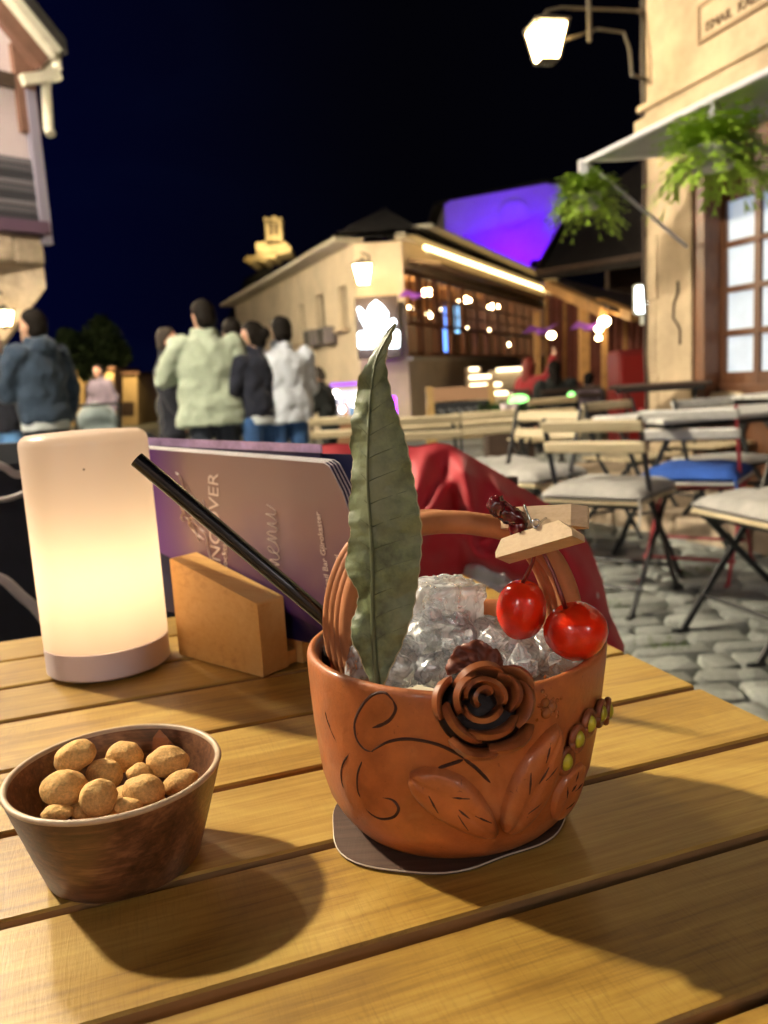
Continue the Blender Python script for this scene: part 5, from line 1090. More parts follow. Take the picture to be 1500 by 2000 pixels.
m = MB(); m.sph(rc - raxis * .0030 + ry * .001, (.0195, .0170, .0065), 24, 10, Matrix((rx, ry, raxis)).transposed()); place(m.build('rose_core', M_SYRUP, smooth=True), rose)
# dried crumbly piece behind the rose and syrup drops beside it
q = cup_hit(930, 1322) + Vector((0, -.001, .0035)); crn = MB()
def crf(u, v):
    a = -1.75 + 3.5 * u; r = .0120 * v * (1 + .10 * noise.noise(Vector((a * 2.2, 3, 0))) + .05 * noise.noise(Vector((a * 7, 0, 5)))); return q + Vector((math.sin(a) * r, .0035 * v * v + .0010 * math.sin(a * 9) * v + .0008 * math.sin(v * 14 + a * 5), math.cos(a) * r * .98))
crn.shell(crf, 48, 12, .0012); place(crn.build('dried_petal', mat('dried_red', (.15, .036, .016), .55, noise_s=160, noise_a=.45, bump=.7, bump_s=500, coat=.15), smooth=True), cup)
M_DROP = mat('syrup_drop', (.62, .22, .07), .05, trans=.45, ior=1.34, coat=.8)
rd = random.Random(8)
for (x, y, r) in [(1064, 1372, .0022), (1078, 1380, .0024), (1066, 1392, .0026), (1060, 1350, .0010), (1064, 1322, .0009)] + [(rd.gauss(1072, 13), rd.gauss(1378, 24), rd.uniform(.0005, .0011)) for _ in range(20)]:
    q = cup_hit(x, y); m = MB(); n_ = cup_n(q); m.sph(q + n_ * r * .15, (r, r, r * .55), 14, 8, Matrix((n_.orthogonal().normalized(), n_.cross(n_.orthogonal().normalized()), n_)).transposed()); place(m.build('syrup_drop', M_DROP, smooth=True), cup)
# yellow beads in clay rings
for (x, y) in ((1101, 1485), (1124, 1441), (1146, 1411), (1168, 1392), (1181, 1388)):
    q = cup_hit(x, y, .001); n_ = cup_n(q); t1 = n_.cross(Vector((0, 0, 1))).normalized(); t2 = t1.cross(n_); MM = Matrix((t1, t2, n_)).transposed(); m = MB(); pts = [q + t1 * .0042 * math.cos(a) + t2 * .0054 * math.sin(a) + n_ * .0010 for a in [2 * math.pi * k / 20 for k in range(21)]]; m.tube(pts, .0016, 8); place(m.build('bead_ring', M_CLAYD, smooth=True), cup)
    m = MB(); m.sph(q + n_ * .0012, (.0031, .0041, .0030), 14, 10, MM); place(m.build('bead', M_BEAD, smooth=True), cup)
m = MB(); m.sph(onY(652, 1288, .392) , (.006, .008, .012), 16, 10); place(m.build('syrup_pool', M_SYRUP, smooth=True), cup)

# coaster
co = MB(); ring = []
for k in range(72):
    a = 2 * math.pi * k / 72; r = .0580 * (1 + .05 * math.sin(2 * a + .4) + .035 * math.sin(3 * a + 2) + .022 * math.sin(7 * a)); ring.append(Vector((.0225 + r * 1.0 * math.cos(a), .3835 + r * .93 * math.sin(a), T + .0003)))
co.prism(ring, (0, 0, .0016)); cobj = co.build('coaster', [wood_mat('coaster_print', (.022, .009, .005), (.055, .026, .014), (.10, .052, .030), across=30, scuff=0, rough=.65, coat=0)]); tag(cobj, 'wavy-edged dark wood-print coaster under the clay cup', 'coaster')
m = MB(); m.tube([p + Vector((0, 0, .0010)) for p in ring + ring[:1]], .0004, 6); m.build('coaster_edge', mat('card_edge', (.55, .47, .38), .7), cobj)

# ------------------------------------------------------------------ ice
def ice_mat():
    """clear ice with cloudy, frosted patches and wet sharp glints"""
    m = bpy.data.materials.new('ice'); m.use_nodes = True; n = m.node_tree.nodes; l = m.node_tree.links; b = n['Principled BSDF']
    b.inputs['Base Color'].default_value = (.97, .98, 1, 1); b.inputs['Roughness'].default_value = .05; b.inputs['IOR'].default_value = 1.31; b.inputs['Transmission Weight'].default_value = 1.0
    tc = n.new('ShaderNodeTexCoord'); v = n.new('ShaderNodeTexVoronoi'); v.feature = 'SMOOTH_F1'; v.inputs['Scale'].default_value = 210; nz = n.new('ShaderNodeTexNoise'); nz.inputs['Scale'].default_value = 150; nz.inputs['Detail'].default_value = 4
    l.new(tc.outputs['Object'], v.inputs['Vector']); l.new(tc.outputs['Object'], nz.inputs['Vector']); a = n.new('ShaderNodeMath'); a.operation = 'ADD'; l.new(v.outputs['Distance'], a.inputs[0]); l.new(nz.outputs['Fac'], a.inputs[1])
    bp = n.new('ShaderNodeBump'); bp.inputs['Strength'].default_value = .9; bp.inputs['Distance'].default_value = .0016; l.new(a.outputs[0], bp.inputs['Height']); l.new(bp.outputs[0], b.inputs['Normal'])
    d = n.new('ShaderNodeBsdfDiffuse'); d.inputs['Color'].default_value = (.97, .98, 1, 1); l.new(bp.outputs[0], d.inputs['Normal']); t = n.new('ShaderNodeBsdfTranslucent'); t.inputs['Color'].default_value = (.97, .98, 1, 1); ms = n.new('ShaderNodeMixShader'); ms.inputs[0].default_value = .55; l.new(d.outputs[0], ms.inputs[1]); l.new(t.outputs[0], ms.inputs[2])
    n2 = n.new('ShaderNodeTexNoise'); n2.inputs['Scale'].default_value = 115; n2.inputs['Detail'].default_value = 5; n2.inputs['Distortion'].default_value = 1.2; l.new(tc.outputs['Object'], n2.inputs['Vector']); mr = n.new('ShaderNodeMapRange'); mr.inputs[1].default_value = .44; mr.inputs[2].default_value = .60; mr.inputs[3].default_value = .22; mr.inputs[4].default_value = .80; l.new(n2.outputs['Fac'], mr.inputs[0])
    tr_ = n.new('ShaderNodeBsdfTransparent'); tr_.inputs[0].default_value = (.97, .985, 1, 1); m0 = n.new('ShaderNodeMixShader'); m0.inputs[0].default_value = .55; l.new(b.outputs[0], m0.inputs[1]); l.new(tr_.outputs[0], m0.inputs[2])
    mx = n.new('ShaderNodeMixShader'); l.new(mr.outputs[0], mx.inputs[0]); l.new(m0.outputs[0], mx.inputs[1]); l.new(ms.outputs[0], mx.inputs[2])
    g = n.new('ShaderNodeBsdfGlossy'); g.inputs['Roughness'].default_value = .16; l.new(bp.outputs[0], g.inputs['Normal']); m2 = n.new('ShaderNodeMixShader'); m2.inputs[0].default_value = .13; l.new(mx.outputs[0], m2.inputs[1]); l.new(g.outputs[0], m2.inputs[2]); l.new(m2.outputs[0], n['Material Output'].inputs[0]); return m
M_ICE = ice_mat()
def ice(label, px, py, Y, size, seed, power=5.0, rot=(0, 0, 0)):
    p = onY(px, py, Y); m = MB(); RM = Euler(rot).to_matrix()
    def dsp(d):
        k = 1 / max(1e-6, (abs(d.x) ** power + abs(d.y) ** power + abs(d.z) ** power) ** (1 / power)); return k * .86 * (1 + .10 * noise.noise(d * 2.2 + Vector((seed, 0, 0))) + .07 * noise.noise(d * 6 + Vector((0, seed, 0))) + .035 * noise.noise(d * 15 + Vector((0, 0, seed))))
    m.sph((0, 0, 0), size, 44, 30, RM, dsp); o = m.build('ice_lump', M_ICE, smooth=True); o.location = p; return tag(o, label, 'ice', 'ice in the clay cup')
ice('large square-topped ice cube standing highest in the cup', 868, 1190, .412, (.0215, .017, .0185), 1, 6, (.05, .05, .2))
ice('rough ice lump below the square cube in the middle', 862, 1252, .392, (.021, .015, .013), 2, 3.2, (.2, .1, .4))
ice('ice lump right of the middle under the left cherry', 985, 1268, .395, (.023, .017, .0155), 3, 3.4, (.1, .3, -.3))
ice('clear ice sliver against the leaf at front left', 775, 1305, .362, (.015, .010, .010), 4, 2.8, (.3, .2, .5))
ice('broken ice piece directly behind the clay rose', 900, 1305, .358, (.024, .009, .0095), 5, 3.0, (.1, 0, .1))
ice('small ice piece showing below the right cherry', 1085, 1275, .388, (.014, .014, .012), 6, 3.5, (.4, .1, .2))
ice('narrow ice piece between leaf and handle strands', 702, 1305, .374, (.0075, .010, .016), 7, 3, (0, .2, .1))
ice('ice lump at the back of the cup behind the square cube', 800, 1240, .428, (.020, .016, .015), 8, 3.5, (.2, .3, .1))
ice('deep ice lump filling the cup under the cherries', 1040, 1300, .418, (.024, .02, .018), 10, 3.2, (.5, .3, .1))
# crushed shards between the lumps: faceted chips
import bmesh
ri = random.Random(21)
for k in range(46):
    for _ in range(200):
        px, py = ri.uniform(742, 1092), ri.uniform(1150, 1322); Yk = .345 + (1330 - py) / 180 * .075 + ri.uniform(-.004, .010); p = onY(px, py, Yk); q = p - cax(p.z - CB.z)
        if math.hypot(q.x, q.y) < .056 and p.z - CB.z < .083 + .024 * max(0, 1 - abs(px - 870) / 150): break
    bm = bmesh.new(); sz = ri.uniform(.0045, .0095)
    for _ in range(13): dv = Vector((ri.gauss(0, 1), ri.gauss(0, 1), ri.gauss(0, 1))).normalized(); bm.verts.new(dv * sz * ri.uniform(.7, 1.1) * Vector((1.2, .9, .8)).length / 1.7)
    bmesh.ops.convex_hull(bm, input=bm.verts)
    me = bpy.data.meshes.new('ice_shard'); bm.to_mesh(me); bm.free(); me.materials.append(M_ICE); o = bpy.data.objects.new('ice_shard', me); C.objects.link(o); o.location = p; tag(o, 'small crushed ice chip heaped in the clay cup', 'ice', 'crushed ice chips in the clay cup')
dk = MB(); dk.lathe([(0, .066), (.0652, .066)], 64, cax(0) + RIMOFF * .8); lq = dk.build('drink', mat('cocktail', (.62, .56, .42), .08, trans=.1, ior=1.33), fix=False); tag(lq, 'pale cocktail liquid surrounding the ice in the clay cup', 'drink')

# ------------------------------------------------------------------ leaf garnish
LF = [(632, 772, 772, 772), (646, 757, 763, 770), (668, 741, 751, 762), (700, 718, 735, 752), (740, 703, 728, 757), (780, 699, 723, 766), (820, 684, 721, 779), (860, 686, 719, 792), (900, 692, 718, 800), (940, 684, 718, 808), (980, 686, 720, 815), (1020, 684, 723, 822), (1060, 680, 726, 823), (1100, 677, 728, 820), (1140, 690, 728, 815), (1162, 700, 727, 811), (1200, 692, 728, 805), (1235, 688, 729, 793), (1270, 697, 731, 780), (1300, 708, 733, 765), (1330, 722, 737, 752), (1352, 731, 739, 748)]
def leaf_rows(y):
    for a, b in zip(LF[:-1], LF[1:]):
        if a[0] <= y <= b[0]: s = (y - a[0]) / (b[0] - a[0]); return [a[i] + (b[i] - a[i]) * s for i in (1, 2, 3)]
    return LF[-1][1:]
def leaf_pt(u, v):
    y = 632 + 720 * v; l, c, r = leaf_rows(y); x = 2 * u - 1; wob = 3.0 * math.sin(y * .052 + .4 * math.sin(y * .013)) + 1.6 * math.sin(y * .13 + 1 + math.sin(y * .031)) + .8 * math.sin(y * .37); wr = 1.2 * math.sin(y * .21)
    px = c + (c - l + wob * min(1, (y - 632) / 60)) * x if x < 0 else c + (r - c + wr) * x
    Y = .368 - .030 * v; fold = .008 * (abs(x) ** 1.3) * math.sin(math.pi * min(1, v * 1.05)); wave = .0016 * math.sin(y * .06 + x * 1.3) * abs(x) ** 2 + .0007 * noise.noise(Vector((px * .035, y * .035, 0))) + .0004 * noise.noise(Vector((px * .09, y * .09, 5)))
    return onY(px, y, Y + (fold if x < 0 else fold * .5) + wave - .0009 * math.exp(-(x / .05) ** 2))
def leafmat():
    m = mat('olive_leaf', (.125, .155, .068), .5, noise_s=150, noise_a=.62, bump=.35, bump_s=240, detail=6); n = m.node_tree.nodes; l = m.node_tree.links; b = n['Principled BSDF']; tc = n.new('ShaderNodeTexCoord'); nz = n.new('ShaderNodeTexNoise'); nz.inputs['Scale'].default_value = 32; nz.inputs['Detail'].default_value = 3; l.new(tc.outputs['Object'], nz.inputs['Vector'])
    mx = n.new('ShaderNodeMix'); mx.data_type = 'RGBA'; mr = n.new('ShaderNodeMapRange'); mr.inputs[1].default_value = .42; mr.inputs[2].default_value = .68; mr.inputs[4].default_value = .8; l.new(nz.outputs['Fac'], mr.inputs[0]); l.new(mr.outputs[0], mx.inputs[0]); src = b.inputs['Base Color'].links[0].from_socket; l.new(src, mx.inputs[6]); mx.inputs[7].default_value = (.20, .225, .13, 1); l.new(mx.outputs[2], b.inputs['Base Color']); return m
M_LEAF = leafmat()
lf = thing('leaf_garnish', 'long olive-green leaf with crinkled edge standing in the cup', 'leaf', onY(737, 1330, .34))
m = MB(); m.shell(leaf_pt, 30, 150, .0007); place(m.build('blade', M_LEAF, smooth=True, angle=60), lf)
m = MB(); m.tube([leaf_pt(.5, .06 + .94 * k / 40) + Vector((0, -.0002, 0)) for k in range(41)], [.0003 + .0009 * (k / 40) for k in range(41)], 6); place(m.build('midrib', mat('leaf_rib', (.085, .10, .045), .6), smooth=True), lf)
for sgn in (-1, 1):
    for k in range(13):
        v0 = .12 + .062 * k; m = MB(); m.tube([leaf_pt(.5 + sgn * .5 * s_, v0 - .045 * s_ ** .8) + Vector((0, -.00036, 0)) for s_ in (.03, .2, .4, .6, .8, .93)], [.00026, .0002, .00016, .00012, .0001, .00006], 4); place(m.build('side_vein', MATS['leaf_rib'], smooth=True), lf)
m = MB(); M_EDGE = mat('leaf_edge', (.38, .33, .20), .7)
m.tube([leaf_pt(0, .03 + .97 * k / 120) for k in range(121)], .00045, 5); m.tube([leaf_pt(1, .03 + .97 * k / 120) for k in range(121)], .00045, 5); place(m.build('dry_edge', M_EDGE), lf)

# ------------------------------------------------------------------ straw
sa, sb = onY(267, 897, .405), onY(700, 1262, .402); d = (sb - sa).normalized(); u = d.orthogonal().normalized(); w = d.cross(u); m = MB(); N = 20; ro, ri = .0040, .0035; vs_ = []
for p, r in ((sa, ri), (sa, ro), (sb, ro), (sb, ri)):
    for k in range(N): a = 2 * math.pi * k / N; vs_.append(p + u * math.cos(a) * r + w * math.sin(a) * r)
m.add(vs_, [(i * N + k, i * N + (k + 1) % N, ((i + 1) % 4) * N + (k + 1) % N, ((i + 1) % 4) * N + k) for i in range(4) for k in range(N)]); so = m.build('drinking_straw', M_STRAW, smooth=True, angle=40); tag(so, 'black plastic straw leaning out of the cup to the left', 'straw')

# ------------------------------------------------------------------ cherries, clip, twig
def cherry(label, c, r, rot, seed, dimple, stem):
    t = thing('cherry', label, 'cherry', c, 0, 'glazed cherries hanging from the clip'); dimple = Vector(dimple).normalized()
    m = MB(); m.sph((0, 0, 0), r, 48, 32, Euler(rot).to_matrix(), lambda d: 1 + .03 * noise.noise(d * 1.7 + Vector((seed, 0, 0))) + .010 * noise.noise(d * 5 + Vector((seed, 3, 0))) - .16 * math.exp(-((d - dimple).length / .28) ** 2)); m.build('flesh', M_CHERRY, t, True)
    m = MB(); m.tube(stem, [.0010, .0009, .0009, .0011, .0010][:len(stem)], 8); place(m.build('stem', M_STEM, smooth=True), t); return t
c1 = onY(1018, 1190, .372); c2 = onY(1124, 1232, .356)
clip_in = onY(1045, 1060, .368)
cherry('left oval glazed red cherry hanging over the ice', c1, (.0118, .0115, .0145), (0, .12, 0), 3.0, (.1, 0, 1), spline([onY(1046, 1072, .367), onY(1040, 1100, .369), c1 + Vector((.0010, 0, .0125))], 4))
cherry('right round glazed red cherry resting on the cup rim', c2, (.0142, .0135, .0132), (0, -.1, 0), 8.0, (-.35, 0, .95), spline([onY(1055, 1068, .367), onY(1080, 1118, .362), c2 + Vector((-.0042, 0, .0105))], 4))
clip = thing('clothes_peg', 'tiny pale wooden clothes peg gripping the clay handle', 'peg', onY(1050, 1030, .372))
def peg_half(jaw, mid, tail, up, wy, hz, notch):
    """one wedge-ended wooden half: jaw end, thick middle, chamfered tail"""
    ax = (tail - jaw).normalized(); up = (up - ax * up.dot(ax)).normalized(); sd = ax.cross(up); L = (tail - jaw).length; m = MB()
    prof_ = [(0, .30, 1), (.10, .95, 1), (.34, 1, 1), (.345, .86, 1), (.37, .86, 1), (.375, 1, 1), (.86, 1, 1), (1.0, .35, 1)]
    V = []
    for s, hh, ww in prof_:
        c = jaw + ax * L * s; z0 = -hz / 2; z1 = hz * (hh - .5)
        V += [c + sd * (-wy / 2) + up * z0, c + sd * (wy / 2) + up * z0, c + sd * (wy / 2) + up * z1, c + sd * (-wy / 2) + up * z1]
    n_ = len(prof_); F = [(i * 4 + k, i * 4 + (k + 1) % 4, (i + 1) * 4 + (k + 1) % 4, (i + 1) * 4 + k) for i in range(n_ - 1) for k in range(4)] + [(3, 2, 1, 0), tuple((n_ - 1) * 4 + k for k in range(4))]
    m.add(V, F); return place(m.build('peg_half', M_PIN), clip)
peg_half(onY(980, 1078, .371), None, onY(1128, 1034, .349), Vector((-.25, .75, .75)), .0112, .0088, 0)
peg_half(onY(968, 1016, .386), None, onY(1146, 1008, .366), Vector((.1, -.9, .35)), .0100, .0085, 0)
m = MB(); sp0 = onY(1046, 1022, .3585); pts = [onY(1024, 986, .3665), onY(1030, 1002, .363), onY(1038, 1020, .3585)] + [sp0 + Vector((.0017 * math.cos(a), -.0004 * a * .3, .0017 * math.sin(a))) for a in [3.6 + .5 * k for k in range(16)]] + [onY(1058, 1018, .364), onY(1066, 1012, .370)]
m.tube(spline(pts, 70), .00055, 8); place(m.build('spring', M_STEEL, smooth=True), clip)
twig = thing('candied_stem', 'dark glossy red candied stem knot tucked beside the peg', 'garnish', onY(985, 1010, .375)); m = MB()
m.sph(onY(969, 988, .372), (.0042, .004, .0046), 20, 14, None, lambda d: 1 + .35 * noise.noise(d * 3.3) + .2 * noise.noise(d * 8)); m.tube(spline([onY(985, 982, .372), onY(996, 990, .371), onY(1004, 1004, .371), onY(1012, 1016, .372)], 10), .0011, 8); m.sph(onY(1000, 1008, .373), (.0075, .004, .0042), 24, 14, Matrix.Rotation(.5, 3, 'Y'), lambda d: 1 + .3 * noise.noise(d * 3.9) + .2 * noise.noise(d * 9)); m.sph(onY(1012, 1030, .374), (.0045, .0035, .0055), 20, 12, None, lambda d: 1 + .3 * noise.noise(d * 4.4))
place(m.build('knot', mat('candied_red', (.11, .006, .008), .22, coat=.6, noise_s=140, noise_a=.5, bump=.4, bump_s=400), smooth=True), twig)

# ------------------------------------------------------------------ nut bowl
BC = Vector((-.1318, .357, T + .0008)); BH = .0455
m = MB(); m.lathe([(0, 0), (.0335, 0), (.0350, .0012), (.0400, .017), (.0452, .034), (.0482, BH - .0012)], 72, BC)
bw_ = thing('nut_bowl', 'small dark wood bowl of coated nuts at left', 'bowl', BC); place(m.build('bowl_wall', M_BOWL, smooth=True, angle=40), bw_)
m = MB(); m.lathe([(.0482, BH - .0012), (.0488, BH - .0002), (.0484, BH + .0008), (.0470, BH + .0012), (.0460, BH + .0006), (.0457, BH - .0008)], 72, BC); place(m.build('bowl_rim', M_BOWLRIM, smooth=True), bw_)
m = MB(); m.lathe([(.0457, BH - .0008), (.0425, .030), (.0375, .012), (.0330, .005), (0, .004)], 72, BC); place(m.build('bowl_inside', M_BOWL, smooth=True), bw_)
nuts = [(146, 1477, .362, 46, 28, -.3, 'plump golden nut at the back left of the bowl'), (243, 1478, .378, 39, 29, .0, 'round nut at the back middle of the bowl'), (327, 1488, .372, 43, 29, .05, 'golden nut at the right side of the bowl'), (126, 1540, .345, 47, 36, .1, 'big nut at the left side of the bowl'), (192, 1558, .335, 38, 36, .5, 'nut standing at the front centre of the bowl'), (281, 1544, .345, 43, 29, .1, 'rough nut right of the front centre in the bowl'), (204, 1512, .362, 38, 28, .2, 'shaded nut in the very middle of the bowl'), (272, 1512, .364, 26, 20, 0, 'small nut peeping out between larger nuts'), (352, 1528, .358, 38, 22, -.3, 'flat nut against the right inner wall of the bowl'), (112, 1588, .333, 33, 15, 0, 'nut half hidden at the front left rim'), (250, 1573, .336, 30, 14, .1, 'nut half hidden at the front rim'), (160, 1585, .338, 26, 16, .3, 'dark-shaded nut low at the front of the bowl')]
for (x, y, Y, rx_, ry_, rt, lab) in nuts:
    p = onY(x, y, Y); k = Y / FPX; m = MB(); sd = rs.uniform(0, 50); m.sph((0, 0, 0), (rx_ * k * 1.0, (rx_ + ry_) / 2 * k, ry_ * k * 1.08), 48, 32, Matrix.Rotation(rt, 3, 'Y'), lambda d: 1 + .10 * noise.noise(d * 1.6 + Vector((sd, 0, 0))) + .02 * noise.noise(d * 4 + Vector((0, sd, 0)))); o = m.build('coated_nut', M_NUT, smooth=True); o.location = p; tag(o, lab, 'nut', 'coated nuts in the wooden bowl')
p = onY(315, 1452, .385); m = MB(); m.add([(-.0055, 0, -.005), (.0055, -.002, -.0045), (.006, .004, -.004), (-.004, .006, -.005), (-.004, .001, .003), (.0035, .000, .0025), (-.001, .003, .0062)], [(0, 1, 5, 4), (1, 2, 5), (2, 3, 6, 5), (3, 0, 4, 6), (4, 5, 6), (3, 2, 1, 0)]); o = m.build('nut_shard', M_NUTD); o.location = p; tag(o, 'brown broken nut shard at the back of the bowl', 'nut')
# filling below the visible nuts
for k in range(14):
    a = rs.uniform(0, 6.28); r = rs.uniform(0, .026); m = MB(); m.sph((0, 0, 0), (.0098, .0085, .0075), 16, 10, Euler((rs.uniform(-.5, .5), rs.uniform(-.5, .5), a)).to_matrix()); o = m.build('coated_nut', M_NUT, smooth=True); o.location = BC + Vector((r * math.cos(a), r * math.sin(a), .013 + .006 * (k % 2))); tag(o, 'nut buried in the lower layer of the bowl', 'nut', 'buried nuts in the bowl')
# second bowl, out of frame, whose shadow falls across the lower left corner
b2 = thing('dip_bowl', 'second dark wood bowl beyond the left frame edge', 'bowl', (-.243, .287, T + .0008)); m = MB(); m.lathe([(0, 0), (.0335, 0), (.0350, .0012), (.0400, .017), (.0452, .034), (.0482, BH), (.0465, BH + .001), (.0425, .030), (.0375, .012), (0, .004)], 48); m.build('bowl_wall', M_BOWL, b2, True, 40)

# ------------------------------------------------------------------ table lamp
LB = Vector((-.2315, .6455, T)); LR = .0482; LHt = .1905
lamp = thing('table_lamp', 'glowing white cylindrical cordless lamp at the back left of table', 'lamp', LB)
def shade_mat():
    m = bpy.data.materials.new('lamp_shade'); m.use_nodes = True; n = m.node_tree.nodes; l = m.node_tree.links; n.clear(); o = n.new('ShaderNodeOutputMaterial')
    t = n.new('ShaderNodeBsdfTranslucent'); t.inputs[0].default_value = (.86, .80, .72, 1); d = n.new('ShaderNodeBsdfDiffuse'); d.inputs[0].default_value = (.62, .52, .48, 1); g = n.new('ShaderNodeBsdfGlossy'); g.inputs['Roughness'].default_value = .25
    a = n.new('ShaderNodeMixShader'); a.inputs[0].default_value = .5; l.new(t.outputs[0], a.inputs[1]); l.new(d.outputs[0], a.inputs[2]); b = n.new('ShaderNodeMixShader'); b.inputs[0].default_value = .05; l.new(a.outputs[0], b.inputs[1]); l.new(g.outputs[0], b.inputs[2]); l.new(b.outputs[0], o.inputs[0]); return m
m = MB(); m.lathe([(LR, .0245), (LR, LHt - .008), (LR - .0007, LHt - .0045), (LR - .0028, LHt - .0018), (LR - .006, LHt), (.02, LHt + .0012), (0, LHt + .0015)], 80, LB); place(m.build('shade', shade_mat(), smooth=True), lamp)
m = MB(); m.lathe([(0, .0022), (LR - .002, .0022), (LR, .004), (LR, .0238), (LR - .0006, .0242), (.0, .0243)], 80, LB); place(m.build('base', M_WHITEPL, smooth=True, angle=40), lamp)
for k in range(4): a = k * 1.57 + .5; m = MB(); m.lathe([(.0038, 0), (.0038, .0024)], 10, LB + Vector((math.cos(a) * .036, math.sin(a) * .036, 0)), caps=(True, True)); place(m.build('foot', M_WHITEPL), lamp)
m = MB(); m.sph(onpl(164, 917, LB + Vector((.012, -LR + .0008, 0)), Vector((0, 1, 0))), .0008, 8, 6); place(m.build('speck', M_DARKWOOD), lamp)
ld_ = bpy.data.lights.new('bulb', 'POINT'); ld_.color = (1.0, .72, .40); ld_.energy = 0.23; ld_.shadow_soft_size = .02; lo = bpy.data.objects.new('bulb', ld_); C.objects.link(lo); lo.location = LB + Vector((0, 0, .080)); place(lo, lamp)

# ------------------------------------------------------------------ menu holder and menus
B0 = Vector((-.178, .6595, T)); B1 = Vector((-.0983, .5918, T)); MU = (B1 - B0).normalized(); MN = Vector((-MU.y, MU.x, 0)); BL = (B1 - B0).length
def mp(a, b, o): return B0 + MU * a + MN * o + Vector((0, 0, b))
hold = thing('menu_holder', 'pale wooden menu holder of two sloping blocks', 'holder', mp(BL / 2, 0, .03))
def wedge(o0, o1, a0, a1, zl, zr):
    b = .0012; m = MB(); q = [(a0 + b, .0), (a1 - b, .0), (a1, b), (a1, zr - b), (a1 - b * 1.3, zr), (a0 + b * 1.3, zl), (a0, zl - b), (a0, b)]
    m.prism([mp(x, z + .0006, o0) for x, z in q], MN * (o1 - o0)); return place(m.build('block', M_BLOCK), hold)
wedge(0, .0264, 0, BL, .0825, .0575); wedge(.0264 + .012, .0264 + .012 + .0264, .004, BL + .004, .0825, .0575)
m = MB(); m.prism([mp(a, z, .0268) for a, z in ((.003, .001), (BL - .003, .001), (BL - .003, .012), (.003, .012))], MN * .011); place(m.build('base_strip', M_BLOCK), hold)
def menu_mat():
    m = mat('menu_print', (.16, .055, .22), .32, coat=.3); n = m.node_tree.nodes; l = m.node_tree.links; b = n['Principled BSDF']; tc = n.new('ShaderNodeTexCoord'); sp = n.new('ShaderNodeSeparateXYZ'); l.new(tc.outputs['Generated'], sp.inputs[0]); nz = n.new('ShaderNodeTexNoise'); nz.inputs['Scale'].default_value = 2.2; nz.inputs['Detail'].default_value = 3; l.new(tc.outputs['Generated'], nz.inputs['Vector'])
    ad = n.new('ShaderNodeMath'); ad.operation = 'MULTIPLY_ADD'; ad.inputs[1].default_value = .5; l.new(nz.outputs['Fac'], ad.inputs[0]); l.new(sp.outputs[2], ad.inputs[2]); rp = n.new('ShaderNodeValToRGB'); e = rp.color_ramp.elements; e[0].position = .35; e[0].color = (.045, .015, .09, 1); e[1].position = 1.05; e[1].color = (.26, .17, .15, 1); k = e.new(.62); k.color = (.145, .075, .135, 1); k = e.new(.85); k.color = (.24, .14, .14, 1); l.new(ad.outputs[0], rp.inputs[0])
    r2 = n.new('ShaderNodeValToRGB'); r2.color_ramp.elements[0].position = .16; r2.color_ramp.elements[0].color = (.12, .03, .24, 1); r2.color_ramp.elements[1].position = .30; r2.color_ramp.elements[1].color = (1, 1, 1, 1); mx = n.new('ShaderNodeMix'); mx.data_type = 'RGBA'; mr = n.new('ShaderNodeMapRange'); mr.inputs[1].default_value = .12; mr.inputs[2].default_value = .32; l.new(sp.outputs[0], mr.inputs[0]); l.new(mr.outputs[0], mx.inputs[0]); mx.inputs[6].default_value = (.13, .04, .25, 1); l.new(rp.outputs[0], mx.inputs[7]); l.new(mx.outputs[2], b.inputs['Base Color']); return m
M_MENU = menu_mat(); M_PAPER = mat('paper_edge', (.66, .62, .62), .7); M_DARKP = mat('dark_purple_card', (.016, .010, .055), .35, coat=.3); M_PRINT = mat('cream_print', (.72, .58, .50), .6)
mo1 = .0292
outl = [(-.085, .171), (.1560, .1609), (.1605, .1585), (.1640, .1530), (.1715, .1405), (.1795, .119), (.187, .080), (.186, .045), (.180, .027), (.1435, .0349), (.106, .0435), (-.06, .078), (-.09, .085)]
menu = thing('drinks_menu', 'purple and brown printed drinks menu standing sideways in the holder', 'menu', mp(.05, .0135, mo1))
for k in range(4):
    m = MB(); o = mo1 + .0011 * k; pts = [(a + .0022 * k * (a > .1), b + .0006 * k * (b > .1) - (.0 if k else 0)) for a, b in outl]; m.prism([mp(a, b, o) for a, b in pts], MN * .0005); place(m.build('cover' if k == 0 else 'page', M_MENU if k == 0 else M_DARKP), menu)
    m = MB(); tp_ = [mp(a, b, o + .00025) for a, b in pts[0:8]]; m.tube(tp_, .00042, 4); place(m.build('page_edge', M_PAPER), menu)
bm_ = thing('laminated_menu', 'laminated dark purple menu with clear edge behind the printed menu', 'menu', mp(.05, .0135, mo1 + .007)); m = MB(); m.prism([mp(a, b, mo1 + .0062) for a, b in ((-.08, .178), (.141, .1735), (.147, .1725), (.147, .02), (-.08, .02))], MN * .0012); place(m.build('card', M_DARKP), bm_)
m = MB(); m.prism([mp(a, b, mo1 + .0060) for a, b in ((-.08, .1795), (.1475, .1735), (.1475, .1672), (-.08, .1725))], MN * .0016); place(m.build('clear_edge', mat('laminate_edge', (.50, .36, .62), .12, coat=.6, noise_s=40, noise_a=.5)), bm_)
bm2 = thing('dark_menu', 'plain dark blue menu card rearmost in the holder', 'menu', mp(.1, .0135, mo1 + .009)); m = MB(); m.prism([mp(a, b, mo1 + .0085) for a, b in ((-.02, .168), (.205, .166), (.205, .022), (-.02, .022))], MN * .0012); place(m.build('card', mat('night_blue_card', (.008, .010, .055), .4)), bm2)
def txt(body, size, a, b, shear=0.0, ang=0.0):
    x = (Vector((0, 0, 1)) * math.cos(ang) + MU * math.sin(ang)); y = (-MU * math.cos(ang) + Vector((0, 0, 1)) * math.sin(ang)); return text_mesh('lettering', body, size, M_PRINT, menu, basis(mp(a, b, mo1 - .00025), x, y), .00015, shear)
